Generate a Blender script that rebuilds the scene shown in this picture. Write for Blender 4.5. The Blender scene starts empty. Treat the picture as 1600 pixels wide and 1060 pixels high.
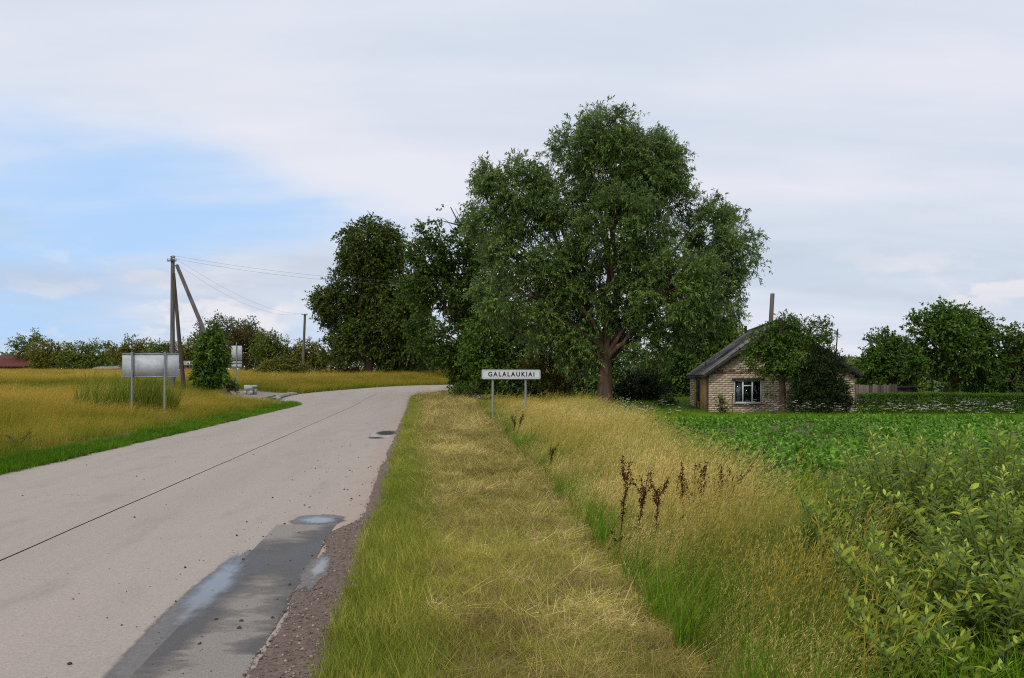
import bpy, math, random
import numpy as np
from mathutils import Vector, Matrix
sc = bpy.context.scene
C = sc.collection
# ------------------------------------------------------------------ camera
F = 1250.0; EYE = 1.6; HY = 590.0           # focal length in photo pixels, eye height, horizon row
cam_d = bpy.data.cameras.new('camera'); cam = bpy.data.objects.new('camera', cam_d); C.objects.link(cam)
cam.location = (0, 0, EYE); cam.rotation_euler = (math.radians(90), 0, 0)
cam_d.sensor_width = 36; cam_d.lens = 36*F/1600; cam_d.shift_y = 60/1600.0
cam_d.clip_start = 0.1; cam_d.clip_end = 4000
sc.camera = cam
# ------------------------------------------------------------------ sky
SUN_EL, SUN_AZ = math.radians(50), math.radians(205)
world = bpy.data.worlds.new('World'); sc.world = world; world.use_nodes = True
def build_sky():
    nt = world.node_tree; nt.nodes.clear(); N = nt.nodes.new; L = nt.links.new
    def val(x): return x
    def m(op, a, b=None, c=None, clamp=False):
        n = N('ShaderNodeMath'); n.operation = op; n.use_clamp = clamp
        for i, v in enumerate((a, b, c)):
            if v is None: continue
            if isinstance(v, (int, float)): n.inputs[i].default_value = v
            else: L(v, n.inputs[i])
        return n.outputs[0]
    def comb(x, y, z):
        n = N('ShaderNodeCombineXYZ')
        for i, v in enumerate((x, y, z)):
            if isinstance(v, (int, float)): n.inputs[i].default_value = v
            else: L(v, n.inputs[i])
        return n.outputs[0]
    def noise(vec, scale, detail, rough=.55):
        n = N('ShaderNodeTexNoise'); L(vec, n.inputs['Vector'])
        n.inputs['Scale'].default_value = scale; n.inputs['Detail'].default_value = detail; n.inputs['Roughness'].default_value = rough
        return n.outputs['Fac']
    def sstep(v, a, b):
        n = N('ShaderNodeMapRange'); n.interpolation_type = 'SMOOTHSTEP'; L(v, n.inputs[0])
        n.inputs[1].default_value = a; n.inputs[2].default_value = b
        return n.outputs[0]
    def mix(f, a, b):
        n = N('ShaderNodeMix'); n.data_type = 'RGBA'
        L(f, n.inputs[0])
        for i, v in ((6, a), (7, b)):
            if isinstance(v, tuple): n.inputs[i].default_value = v
            else: L(v, n.inputs[i])
        return n.outputs[2]
    tc = N('ShaderNodeTexCoord'); sep = N('ShaderNodeSeparateXYZ'); L(tc.outputs['Generated'], sep.inputs[0])
    x, y, z = sep.outputs
    zc = m('MAXIMUM', z, 0.0)
    den = m('ADD', zc, .16)
    px, py = m('DIVIDE', x, den), m('DIVIDE', y, den)
    plane = comb(px, py, 3.1)
    az = m('ARCTAN2', x, y); el = m('ARCSINE', z)
    n1 = noise(plane, .55, 7, .5)
    n2 = noise(comb(m('MULTIPLY', px, .55), m('MULTIPLY', py, 1.4), 7.7), 1.1, 8, .52)
    # nishita clear sky
    sky = N('ShaderNodeTexSky'); sky.sky_type = 'NISHITA'; sky.sun_disc = False
    sky.sun_elevation = SUN_EL; sky.sun_rotation = SUN_AZ; sky.air_density = 1.0; sky.dust_density = 1.6; sky.ozone_density = 1.2
    # high thin cloud sheet, nearly closed, with one clear break to the west (left of the view)
    cl = N('ShaderNodeValToRGB'); L(n2, cl.inputs[0])
    e = cl.color_ramp.elements
    e[0].position = .34; e[0].color = (6.0, 6.85, 8.0, 1); e[1].position = .66; e[1].color = (8.0, 8.15, 8.95, 1)
    e2 = e.new(.5); e2.color = (7.0, 7.55, 8.6, 1)
    dx = m('DIVIDE', m('ADD', az, .70), .54); dy = m('DIVIDE', m('SUBTRACT', el, .15), .17)
    d = m('SQRT', m('ADD', m('MULTIPLY', dx, dx), m('MULTIPLY', dy, dy)))
    br = m('ADD', m('SUBTRACT', 1.0, d), m('MULTIPLY', m('SUBTRACT', n1, .5), 2.1))
    clear = m('MULTIPLY', sstep(br, -.02, .40), .92)
    wisp = sstep(n2, .52, .74)
    clear = m('MULTIPLY', clear, m('SUBTRACT', 1.0, m('MULTIPLY', wisp, .5)))
    blue = N('ShaderNodeVectorMath'); blue.operation = 'MULTIPLY'; L(sky.outputs[0], blue.inputs[0]); blue.inputs[1].default_value = (.98, 1.0, 1.06)
    thin = mix(m('ADD', m('MULTIPLY', el, 0.0), .85), blue.outputs[0], (4.7, 7.15, 10.6, 1))
    col = mix(clear, cl.outputs[0], thin)
    # low cumulus near the horizon: white tops, grey-blue bases
    cv = comb(m('MULTIPLY', az, 1.0), m('MULTIPLY', el, 2.1), 1.3)
    c1 = noise(cv, 9.0, 6, .55); c1b = noise(comb(az, m('MULTIPLY', m('ADD', el, -.014), 2.1), 1.3), 9.0, 6, .55)
    band = m('MULTIPLY', sstep(el, .0, .03), m('SUBTRACT', 1.0, sstep(el, .085, .17)))
    cm = m('MULTIPLY', sstep(c1, .50, .64), band)
    lit = sstep(m('SUBTRACT', c1b, c1), -.05, .06)
    ccol = mix(lit, (8.9, 8.5, 8.6, 1), (5.9, 6.5, 7.7, 1))
    col = mix(m('MULTIPLY', cm, .62), col, ccol)
    # grey-blue low banks
    b1 = noise(comb(m('MULTIPLY', az, .55), m('MULTIPLY', el, 2.6), 9.4), 5.0, 5, .5)
    bm = m('MULTIPLY', m('MULTIPLY', sstep(b1, .50, .68), m('MULTIPLY', sstep(el, .03, .08), m('SUBTRACT', 1.0, sstep(el, .13, .22)))), .6)
    col = mix(bm, col, (5.35, 6.0, 7.2, 1))
    bg = N('ShaderNodeBackground'); L(col, bg.inputs[0]); bg.inputs[1].default_value = .1
    out = N('ShaderNodeOutputWorld'); L(bg.outputs[0], out.inputs[0])
build_sky()
sun_d = bpy.data.lights.new('sun', 'SUN'); sun = bpy.data.objects.new('sun', sun_d); C.objects.link(sun)
sun_d.energy = 1.5; sun_d.angle = math.radians(10); sun_d.color = (1, .96, .9)
sdir = Vector((math.sin(SUN_AZ)*math.cos(SUN_EL), math.cos(SUN_AZ)*math.cos(SUN_EL), math.sin(SUN_EL)))
sun.rotation_euler = sdir.to_track_quat('Z', 'Y').to_euler(); sun.location = (0, -10, 40)
vs = sc.view_settings; vs.view_transform = 'Standard'; vs.look = 'None'; vs.exposure = 0.0; vs.gamma = 1; vs.use_curve_mapping = False
sc.cycles.use_denoising = False; sc.cycles.pixel_filter_type = 'BLACKMAN_HARRIS'; sc.cycles.filter_width = 1.15; sc.cycles.sample_clamp_indirect = 3
sc.cycles.max_bounces = 6; sc.cycles.diffuse_bounces = 3; sc.cycles.transparent_max_bounces = 4
sc.cycles.caustics_reflective = False; sc.cycles.caustics_refractive = False

# ------------------------------------------------------------------ helpers
rng = np.random.default_rng(7); random.seed(7)
def X(px, Y): return (px-800.0)*Y/F
def Z(py, Y): return EYE-(py-HY)*Y/F
def sm(a, b, t):
    t = np.clip((np.asarray(t, float)-a)/(b-a), 0, 1); return t*t*(3-2*t)
def vnoise(x, y, s, seed=0):
    x = np.asarray(x, float)/s+seed*17.3; y = np.asarray(y, float)/s+seed*9.1
    xi = np.floor(x); yi = np.floor(y); fx = x-xi; fy = y-yi
    fx = fx*fx*(3-2*fx); fy = fy*fy*(3-2*fy)
    def h(a, b):
        v = np.sin(a*127.1+b*311.7+seed*74.7)*43758.5453; return v-np.floor(v)
    return (h(xi, yi)*(1-fx)+h(xi+1, yi)*fx)*(1-fy)+(h(xi, yi+1)*(1-fx)+h(xi+1, yi+1)*fx)*fy
def fbm(x, y, s, seed=0):
    return (vnoise(x, y, s, seed)+.5*vnoise(x, y, s/2, seed+1)+.25*vnoise(x, y, s/4, seed+2))/1.75
def unit(v):
    return v/np.maximum(np.linalg.norm(v, axis=-1, keepdims=True), 1e-9)

class MB:
    """collects shapes and links them as one mesh object"""
    def __init__(s): s.v = []; s.f = []; s.a = []; s.n = 0; s.mi = []
    def add(s, verts, faces, a=None, mi=0):
        verts = np.asarray(verts, float).reshape(-1, 3); faces = np.asarray(faces, int)
        s.v.append(verts); s.f.append(faces+s.n); s.n += len(verts)
        s.a.append(np.full(len(verts), .5) if a is None else np.broadcast_to(np.asarray(a, float), (len(verts),)))
        s.mi.append(np.full(len(faces), mi))
    def box(s, c, d, rz=0, a=None, mi=0, M=None):
        x, y, z = np.array(d)/2
        v = np.array([[-x,-y,-z],[x,-y,-z],[x,y,-z],[-x,y,-z],[-x,-y,z],[x,-y,z],[x,y,z],[-x,y,z]])
        if rz: cr, sr = math.cos(rz), math.sin(rz); v = v@np.array([[cr, sr, 0],[-sr, cr, 0],[0, 0, 1]])
        if M is not None: v = v@np.array(M).T
        s.add(v+np.array(c), [[3,2,1,0],[4,5,6,7],[0,1,5,4],[1,2,6,5],[2,3,7,6],[3,0,4,7]], a, mi)
    def tube(s, path, rad, k=6, a=None, cap=True):
        path = np.asarray(path, float); n = len(path); rad = np.broadcast_to(np.asarray(rad, float), (n,))
        t = np.gradient(path, axis=0); t = unit(t)
        ref = np.array([0, 0, 1.0]) if abs(t[:, 2]).mean() < .8 else np.array([1.0, 0, 0])
        u = unit(np.cross(t, ref)); w = np.cross(t, u)
        an = np.arange(k)*2*math.pi/k
        ring = path[:, None]+rad[:, None, None]*(np.cos(an)[None, :, None]*u[:, None]+np.sin(an)[None, :, None]*w[:, None])
        i = np.arange(n-1)[:, None]*k; j = np.arange(k)[None]; j2 = (j+1) % k
        f = np.stack([i+j, i+j2, i+k+j2, i+k+j], -1).reshape(-1, 4)
        s.add(ring.reshape(-1, 3), f[:, ::-1], a)
        if cap:
            v = ring[-1]; c = path[-1]
            for q in range(k): pass
            s.add(np.vstack([v, c[None]]), [[q, (q+1) % k, k, k] for q in range(k)], a)
            v = ring[0]; c = path[0]
            s.add(np.vstack([v, c[None]]), [[(q+1) % k, q, k, k] for q in range(k)], a)
    def mesh(s, name, mats):
        me = bpy.data.meshes.new(name)
        v = np.concatenate(s.v); f = np.concatenate(s.f); a = np.concatenate(s.a); mi = np.concatenate(s.mi)
        me.vertices.add(len(v)); me.vertices.foreach_set('co', v.astype(np.float32).ravel())
        tri = f[:, 2] == f[:, 3] if f.shape[1] == 4 else np.ones(len(f), bool)
        if f.shape[1] == 3: lens = np.full(len(f), 3); loops = f.ravel()
        else:
            lens = np.where(tri, 3, 4); mask = np.ones(f.shape, bool); mask[tri, 3] = False; loops = f[mask]
        me.loops.add(len(loops)); me.loops.foreach_set('vertex_index', loops.astype(np.int32))
        me.polygons.add(len(f)); st = np.concatenate([[0], np.cumsum(lens)[:-1]])
        me.polygons.foreach_set('loop_start', st.astype(np.int32)); me.polygons.foreach_set('loop_total', lens.astype(np.int32))
        if not isinstance(mats, (list, tuple)): mats = [mats]
        for q in mats: me.materials.append(q)
        if len(mats) > 1: me.polygons.foreach_set('material_index', mi.astype(np.int32))
        at = me.attributes.new('v', 'FLOAT', 'POINT'); at.data.foreach_set('value', a.astype(np.float32))
        me.update(calc_edges=True); me.validate()
        return me
    def build(s, name, mats, parent=None, smooth=False, loc=(0, 0, 0)):
        me = s.mesh(name, mats)
        if smooth: me.polygons.foreach_set('use_smooth', np.ones(len(me.polygons), bool))
        return put(name, me, parent, loc)
def put(name, me, parent=None, loc=(0, 0, 0), rot=None):
    o = bpy.data.objects.new(name, me); C.objects.link(o); o.location = loc
    if rot is not None: o.rotation_euler = rot
    if parent: o.parent = parent
    return o
def tag(o, label=None, cat=None, group=None, kind=None):
    if label: o['label'] = label
    if cat: o['category'] = cat
    if group: o['group'] = group
    if kind: o['kind'] = kind
    return o
def thing(name, label, cat, loc, rz=0, group=None):
    o = bpy.data.objects.new(name, None); C.objects.link(o); o.empty_display_size = .2
    o.location = loc; o.rotation_euler = (0, 0, rz)
    return tag(o, label, cat, group)

# ------------------------------------------------------------------ materials
def new_mat(name):
    mt = bpy.data.materials.new(name); mt.use_nodes = True; nt = mt.node_tree
    return mt, nt, nt.nodes['Principled BSDF'], nt.nodes.new, nt.links.new
def ramp(N, L, fac, stops):
    r = N('ShaderNodeValToRGB'); L(fac, r.inputs[0]); e = r.color_ramp.elements
    e[0].position = stops[0][0]; e[0].color = (*stops[0][1], 1); e[1].position = stops[-1][0]; e[1].color = (*stops[-1][1], 1)
    for p, c in stops[1:-1]: q = e.new(p); q.color = (*c, 1)
    return r.outputs[0]
def leaf_mat(name, stops, trans=.3, rough=.5, back=None, spec=.14, gain=1.0, blue=.5):
    """leaves and blades: colour by the mesh's own per-leaf value and, on instances, a per-plant tint"""
    g_ = gain; stops = [(p, (c[0]*g_*1.1, c[1]*g_, c[2]*g_*blue)) for p, c in stops]; back = back and tuple(q*g_ for q in back)
    mt, nt, P, N, L = new_mat(name)
    a = N('ShaderNodeAttribute'); a.attribute_name = 'v'
    t = N('ShaderNodeAttribute'); t.attribute_name = 'tint'; t.attribute_type = 'INSTANCER'
    s = N('ShaderNodeMath'); s.operation = 'ADD'; L(a.outputs['Fac'], s.inputs[0]); L(t.outputs['Fac'], s.inputs[1])
    col = ramp(N, L, s.outputs[0], stops)
    if back:
        g = N('ShaderNodeNewGeometry'); mx = N('ShaderNodeMix'); mx.data_type = 'RGBA'
        L(g.outputs['Backfacing'], mx.inputs[0]); L(col, mx.inputs[6]); mx.inputs[7].default_value = (*back, 1); col = mx.outputs[2]
    L(col, P.inputs['Base Color']); P.inputs['Roughness'].default_value = rough; P.inputs['Specular IOR Level'].default_value = spec*(.45 if 'grass' in name or 'straw' in name else 1)
    tr = N('ShaderNodeBsdfTranslucent'); L(col, tr.inputs[0])
    ms = N('ShaderNodeMixShader'); ms.inputs[0].default_value = trans; L(P.outputs[0], ms.inputs[1]); L(tr.outputs[0], ms.inputs[2])
    L(ms.outputs[0], nt.nodes['Material Output'].inputs[0])
    return mt
def solid_mat(name, c1, c2, scale=6, rough=.8, stretch=(1, 1, 1), bump=.2, metallic=0, spec=.3, detail=6, attr=0.0):
    mt, nt, P, N, L = new_mat(name)
    tc = N('ShaderNodeTexCoord'); mp = N('ShaderNodeMapping'); L(tc.outputs['Object'], mp.inputs[0]); mp.inputs['Scale'].default_value = stretch
    n = N('ShaderNodeTexNoise'); L(mp.outputs[0], n.inputs[0]); n.inputs['Scale'].default_value = scale; n.inputs['Detail'].default_value = detail; n.inputs['Roughness'].default_value = .65
    f = n.outputs['Fac']
    if attr:
        a = N('ShaderNodeAttribute'); a.attribute_name = 'v'
        q = N('ShaderNodeMath'); q.operation = 'MULTIPLY_ADD'; L(a.outputs['Fac'], q.inputs[0]); q.inputs[1].default_value = attr
        q2 = N('ShaderNodeMath'); q2.operation = 'SUBTRACT'; L(f, q2.inputs[0]); q2.inputs[1].default_value = attr/2; L(q2.outputs[0], q.inputs[2]); f = q.outputs[0]
    L(ramp(N, L, f, [(.3, c1), (.7, c2)]), P.inputs['Base Color'])
    P.inputs['Roughness'].default_value = rough; P.inputs['Metallic'].default_value = metallic; P.inputs['Specular IOR Level'].default_value = spec
    if bump:
        b = N('ShaderNodeBump'); b.inputs['Strength'].default_value = bump; b.inputs['Distance'].default_value = .02
        L(n.outputs['Fac'], b.inputs['Height']); L(b.outputs[0], P.inputs['Normal'])
    return mt

M = {}
M['willow'] = leaf_mat('willow_leaf', [(0, (.014, .031, .010)), (.4, (.040, .074, .022)), (.7, (.082, .132, .044)), (1, (.17, .235, .10))], .28, .45, back=(.085, .125, .05), gain=2.2)
M['maple'] = leaf_mat('dark_maple_leaf', [(0, (.012, .026, .009)), (.6, (.030, .056, .016)), (1, (.060, .092, .025))], .22, .5, gain=2.7)
M['chestnut'] = leaf_mat('chestnut_leaf', [(0, (.014, .027, .009)), (.55, (.033, .052, .015)), (.85, (.056, .074, .022)), (1, (.085, .082, .028))], .2, .5, gain=2.7)
M['green'] = leaf_mat('broad_leaf', [(0, (.018, .040, .010)), (.6, (.042, .085, .020)), (1, (.085, .140, .034))], .28, .5, gain=2.35)
M['apple'] = leaf_mat('apple_leaf', [(0, (.024, .042, .014)), (.6, (.062, .090, .026)), (1, (.115, .145, .042))], .28, .5, gain=2.6)
M['olive'] = leaf_mat('olive_leaf', [(0, (.035, .044, .012)), (.6, (.085, .090, .024)), (1, (.14, .13, .038))], .28, .5, gain=2.4)
M['brownish'] = leaf_mat('brownish_leaf', [(0, (.030, .026, .010)), (.6, (.075, .060, .018)), (1, (.11, .085, .028))], .25, .5, gain=1.5)
M['bluish'] = leaf_mat('hazy_far_leaf', [(0, (.040, .058, .042)), (.6, (.070, .095, .068)), (1, (.10, .13, .09))], .25, .6, gain=1.8)  # slight blue distance haze is put into this leaf colour
M['spruce'] = leaf_mat('conifer_needle', [(0, (.008, .017, .009)), (.6, (.018, .036, .016)), (1, (.034, .060, .022))], .1, .6, gain=1.5)
M['sallow'] = leaf_mat('sallow_leaf', [(0, (.040, .058, .012)), (.45, (.085, .120, .024)), (.8, (.15, .195, .045)), (1, (.24, .29, .11))], .42, .55, back=(.11, .15, .045), spec=.14, gain=2.7)
M['golden'] = leaf_mat('tall_dry_grass', [(0, (.062, .105, .018)), (.3, (.145, .160, .042)), (.6, (.27, .228, .10)), (1, (.43, .36, .22))], .3, .6, gain=2.0, blue=0.66)
M['fieldgrass'] = leaf_mat('field_grass', [(0, (.050, .10, .016)), (.35, (.125, .150, .028)), (.7, (.245, .20, .050)), (1, (.38, .29, .12))], .3, .6, gain=1.55, blue=.5)
M['lush'] = leaf_mat('lush_grass', [(0, (.030, .075, .008)), (.5, (.075, .16, .016)), (1, (.15, .235, .032))], .32, .5, gain=1.75)
M['verge'] = leaf_mat('verge_grass', [(0, (.050, .080, .014)), (.4, (.115, .15, .030)), (.75, (.20, .21, .065)), (1, (.33, .30, .15))], .3, .55, gain=2.0, blue=0.52)
M['straw'] = leaf_mat('cut_straw', [(0, (.070, .058, .024)), (.4, (.165, .145, .062)), (.75, (.29, .25, .125)), (1, (.45, .40, .24))], .2, .65, gain=2.6, blue=.72)
M['potato'] = leaf_mat('potato_leaf', [(0, (.020, .055, .010)), (.5, (.048, .115, .018)), (1, (.095, .19, .035))], .28, .5, gain=2.8)
M['reed'] = leaf_mat('reed_blade', [(0, (.032, .058, .012)), (.5, (.075, .11, .022)), (1, (.15, .17, .045))], .3, .5, gain=2.3)
M['dock'] = leaf_mat('dock_seed', [(0, (.030, .012, .008)), (.6, (.075, .030, .016)), (1, (.13, .06, .03))], .1, .7)
M['petal'] = leaf_mat('white_petal', [(0, (.62, .64, .56)), (1, (.82, .83, .78))], .2, .6, blue=1.0)
M['bark'] = solid_mat('bark', (.045, .028, .018), (.15, .095, .06), 7, .95, (1, 1, .18), .8)
M['bark_red'] = solid_mat('reddish_bark', (.040, .024, .015), (.145, .088, .052), 6, .95, (1, 1, .14), .9)
M['stem'] = solid_mat('green_stem', (.06, .07, .02), (.13, .12, .04), 20, .7, bump=0)
M['weathered'] = solid_mat('weathered_wood', (.085, .074, .062), (.22, .195, .165), 9, .9, (1, 1, .06), .5)
M['weathered_dark'] = solid_mat('dark_weathered_wood', (.045, .034, .026), (.13, .10, .078), 9, .9, (1, 1, .06), .5)
M['steel'] = solid_mat('galvanised_steel', (.22, .23, .24), (.36, .37, .385), 14, .5, (1, 1, .3), .05, .35)
M['sign_back'] = solid_mat('stained_sheet_back', (.42, .435, .44), (.64, .655, .66), 3.2, .7, (1, 1, 1.6), .02, 0, detail=7)
M['sign_white'] = solid_mat('sign_white', (.66, .67, .66), (.74, .75, .74), 5, .4, bump=0)
M['sign_grey'] = solid_mat('sign_grey_border', (.30, .31, .31), (.36, .37, .37), 5, .5, bump=0)
M['black'] = solid_mat('sign_black', (.012, .012, .013), (.022, .022, .024), 8, .5, bump=0)
M['wire'] = solid_mat('aluminium_wire', (.10, .10, .11), (.14, .14, .15), 3, .5, bump=0)
M['porcelain'] = solid_mat('porcelain', (.5, .48, .44), (.62, .6, .56), 3, .3, bump=0)
M['conc'] = solid_mat('pale_concrete', (.42, .41, .38), (.62, .61, .57), 8, .9)
M['kerb'] = solid_mat('kerb_concrete', (.27, .27, .25), (.45, .44, .41), 6, .9)
M['rust'] = solid_mat('rusty_steel', (.12, .05, .025), (.22, .11, .06), 9, .9)
M['brick'] = solid_mat('silicate_brick', (.54, .405, .27), (.67, .53, .38), 7, .9, bump=.3, attr=.9)
M['brick_red'] = solid_mat('red_brick', (.20, .09, .06), (.34, .17, .12), 7, .9, bump=.3, attr=.6)
M['mortar'] = solid_mat('mortar', (.32, .26, .20), (.43, .355, .275), 9, .95)
M['yellow'] = solid_mat('yellow_paint', (.30, .175, .045), (.46, .30, .095), 5, .8, (1, 1, .2), .2, attr=.5)
M['roof'] = solid_mat('asbestos_cement', (.17, .158, .15), (.34, .315, .295), 3.5, .92, bump=.15, attr=.5)
M['trim'] = solid_mat('dark_trim', (.03, .026, .024), (.08, .07, .062), 6, .9)
M['white_paint'] = solid_mat('old_white_paint', (.58, .59, .58), (.76, .77, .77), 8, .6, bump=.1)
M['curtain'] = solid_mat('net_curtain', (.30, .33, .37), (.55, .58, .62), 10, .9, (6, 1, .3), 0)
M['dark_in'] = solid_mat('dark_room', (.015, .015, .016), (.03, .03, .03), 3, .9, bump=0)
M['soil'] = solid_mat('garden_soil', (.085, .055, .032), (.17, .115, .068), 5, .95, bump=.6)
M['red_roof'] = solid_mat('red_brown_roof', (.10, .030, .024), (.17, .055, .042), 3, .9)
M['render'] = solid_mat('pale_render', (.45, .42, .37), (.58, .55, .5), 3, .9)
M['orange_wall'] = solid_mat('ochre_brick_wall', (.22, .11, .05), (.34, .19, .095), 5, .9)
M['tin'] = solid_mat('grey_tin', (.22, .21, .2), (.36, .34, .33), 3, .7, bump=.1)
M['board'] = solid_mat('old_boards', (.07, .056, .045), (.17, .14, .115), 8, .9, (1, 1, .1), .3, attr=.7)
def glass_mat():
    mt, nt, P, N, L = new_mat('window_glass'); nt.nodes.remove(P)
    tr = N('ShaderNodeBsdfTransparent'); tr.inputs[0].default_value = (.85, .88, .88, 1); gl = N('ShaderNodeBsdfGlossy'); gl.inputs['Roughness'].default_value = .02
    fr = N('ShaderNodeFresnel'); fr.inputs[0].default_value = 1.45; ms = N('ShaderNodeMixShader'); L(fr.outputs[0], ms.inputs[0]); L(tr.outputs[0], ms.inputs[1]); L(gl.outputs[0], ms.inputs[2]); L(ms.outputs[0], nt.nodes['Material Output'].inputs[0])
    return mt
M['glass'] = glass_mat()
def soft_edge(nt, N, L, shader, lo, hi, scale, amt):
    """a film that thins out to nothing at its ragged rim"""
    a = N('ShaderNodeAttribute'); a.attribute_name = 'v'; tc = N('ShaderNodeTexCoord'); n = N('ShaderNodeTexNoise'); L(tc.outputs['Object'], n.inputs[0])
    n.inputs['Scale'].default_value = scale; n.inputs['Detail'].default_value = 9; n.inputs['Roughness'].default_value = .68
    s = N('ShaderNodeMath'); s.operation = 'MULTIPLY_ADD'; L(n.outputs['Fac'], s.inputs[0]); s.inputs[1].default_value = amt; L(a.outputs['Fac'], s.inputs[2])
    mr = N('ShaderNodeMapRange'); mr.interpolation_type = 'SMOOTHSTEP'; L(s.outputs[0], mr.inputs[0]); mr.inputs[1].default_value = lo+amt/2; mr.inputs[2].default_value = hi+amt/2
    t = N('ShaderNodeBsdfTransparent'); ms = N('ShaderNodeMixShader'); L(mr.outputs[0], ms.inputs[0]); L(t.outputs[0], ms.inputs[1]); L(shader, ms.inputs[2]); L(ms.outputs[0], nt.nodes['Material Output'].inputs[0])
def water_mat():
    mt, nt, P, N, L = new_mat('shallow_water')
    P.inputs['Base Color'].default_value = (.16, .15, .14, 1); P.inputs['Roughness'].default_value = .05; P.inputs['IOR'].default_value = 1.33
    P.inputs['Specular IOR Level'].default_value = .65
    tc = N('ShaderNodeTexCoord'); n = N('ShaderNodeTexNoise'); L(tc.outputs['Object'], n.inputs[0]); n.inputs['Scale'].default_value = 3
    b = N('ShaderNodeBump'); b.inputs['Strength'].default_value = .03; b.inputs['Distance'].default_value = .004
    L(n.outputs['Fac'], b.inputs['Height']); L(b.outputs[0], P.inputs['Normal'])
    soft_edge(nt, N, L, P.outputs[0], .15, .75, 4, .75)
    return mt
M['water'] = water_mat()

def road_mat(name, base, dark, sand, sandy=True):
    mt, nt, P, N, L = new_mat(name)
    tc = N('ShaderNodeTexCoord')
    def noise(scale, detail=5, st=(1, 1, 1), rz=0):
        mp = N('ShaderNodeMapping'); mp.vector_type = 'TEXTURE'; L(tc.outputs['Object'], mp.inputs[0]); mp.inputs['Scale'].default_value = tuple(1/q for q in st); mp.inputs['Rotation'].default_value = (0, 0, rz)
        n = N('ShaderNodeTexNoise'); L(mp.outputs[0], n.inputs[0]); n.inputs['Scale'].default_value = scale; n.inputs['Detail'].default_value = detail; n.inputs['Roughness'].default_value = .6
        return n.outputs['Fac']
    def mixc(f, a, b, bt='MIX'):
        n = N('ShaderNodeMix'); n.data_type = 'RGBA'; n.blend_type = bt
        if isinstance(f, float): n.inputs[0].default_value = f
        else: L(f, n.inputs[0])
        for i, v in ((6, a), (7, b)):
            if isinstance(v, tuple): n.inputs[i].default_value = (*v, 1)
            else: L(v, n.inputs[i])
        return n.outputs[2]
    def mr(f, a, b, lo=0., hi=1.):
        n = N('ShaderNodeMapRange'); n.interpolation_type = 'SMOOTHSTEP'; L(f, n.inputs[0])
        for i, q in enumerate((a, b, lo, hi)): n.inputs[i+1].default_value = q
        return n.outputs[0]
    rz = math.atan(.116)
    big = noise(.5, 5, (1.9, .10, 1), rz); fine = noise(55, 3); mid = noise(2.0, 7, (1.5, .35, 1), rz); blot = noise(.8, 7); grit = noise(170, 2)
    col = mixc(mr(big, .35, .68), base, sand)
    col = mixc(mr(mid, .52, .78, 0, .45), col, dark); col = mixc(mr(blot, .56, .75, 0, .4), col, dark)
    col = mixc(.55, col, mixc(mr(fine, .25, .75), (.72, .72, .72), (1.18, 1.18, 1.18)), 'MULTIPLY')
    col = mixc(.6, col, mixc(mr(grit, .3, .7), (.7, .7, .7), (1.2, 1.2, 1.2)), 'MULTIPLY')
    vo = N('ShaderNodeTexVoronoi'); L(tc.outputs['Object'], vo.inputs[0]); vo.inputs['Scale'].default_value = 6.5
    sp = mr(vo.outputs['Distance'], .04, .075, 1, 0)
    col = mixc(sp, col, (.07, .06, .05))
    a = N('ShaderNodeAttribute'); a.attribute_name = 'v'      # sand and grit lie along the verge
    ns = noise(3.0, 6)
    ad = N('ShaderNodeMath'); ad.operation = 'MULTIPLY_ADD'; L(ns, ad.inputs[0]); ad.inputs[1].default_value = .7; L(a.outputs['Fac'], ad.inputs[2])
    col = mixc(mr(ad.outputs[0], .75, 1.25, 0, .8), col, (.36, .25, .185))
    L(col, P.inputs['Base Color']); P.inputs['Roughness'].default_value = .85; P.inputs['Specular IOR Level'].default_value = .25
    b = N('ShaderNodeBump'); b.inputs['Strength'].default_value = .35; b.inputs['Distance'].default_value = .006
    L(fine, b.inputs['Height']); L(b.outputs[0], P.inputs['Normal'])
    return mt
M['road'] = road_mat('worn_pale_asphalt', (.362, .308, .258), (.262, .218, .182), (.40, .335, .278))
M['bitumen'] = solid_mat('bitumen_joint', (.025, .023, .022), (.06, .055, .05), 9, .7)
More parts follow.
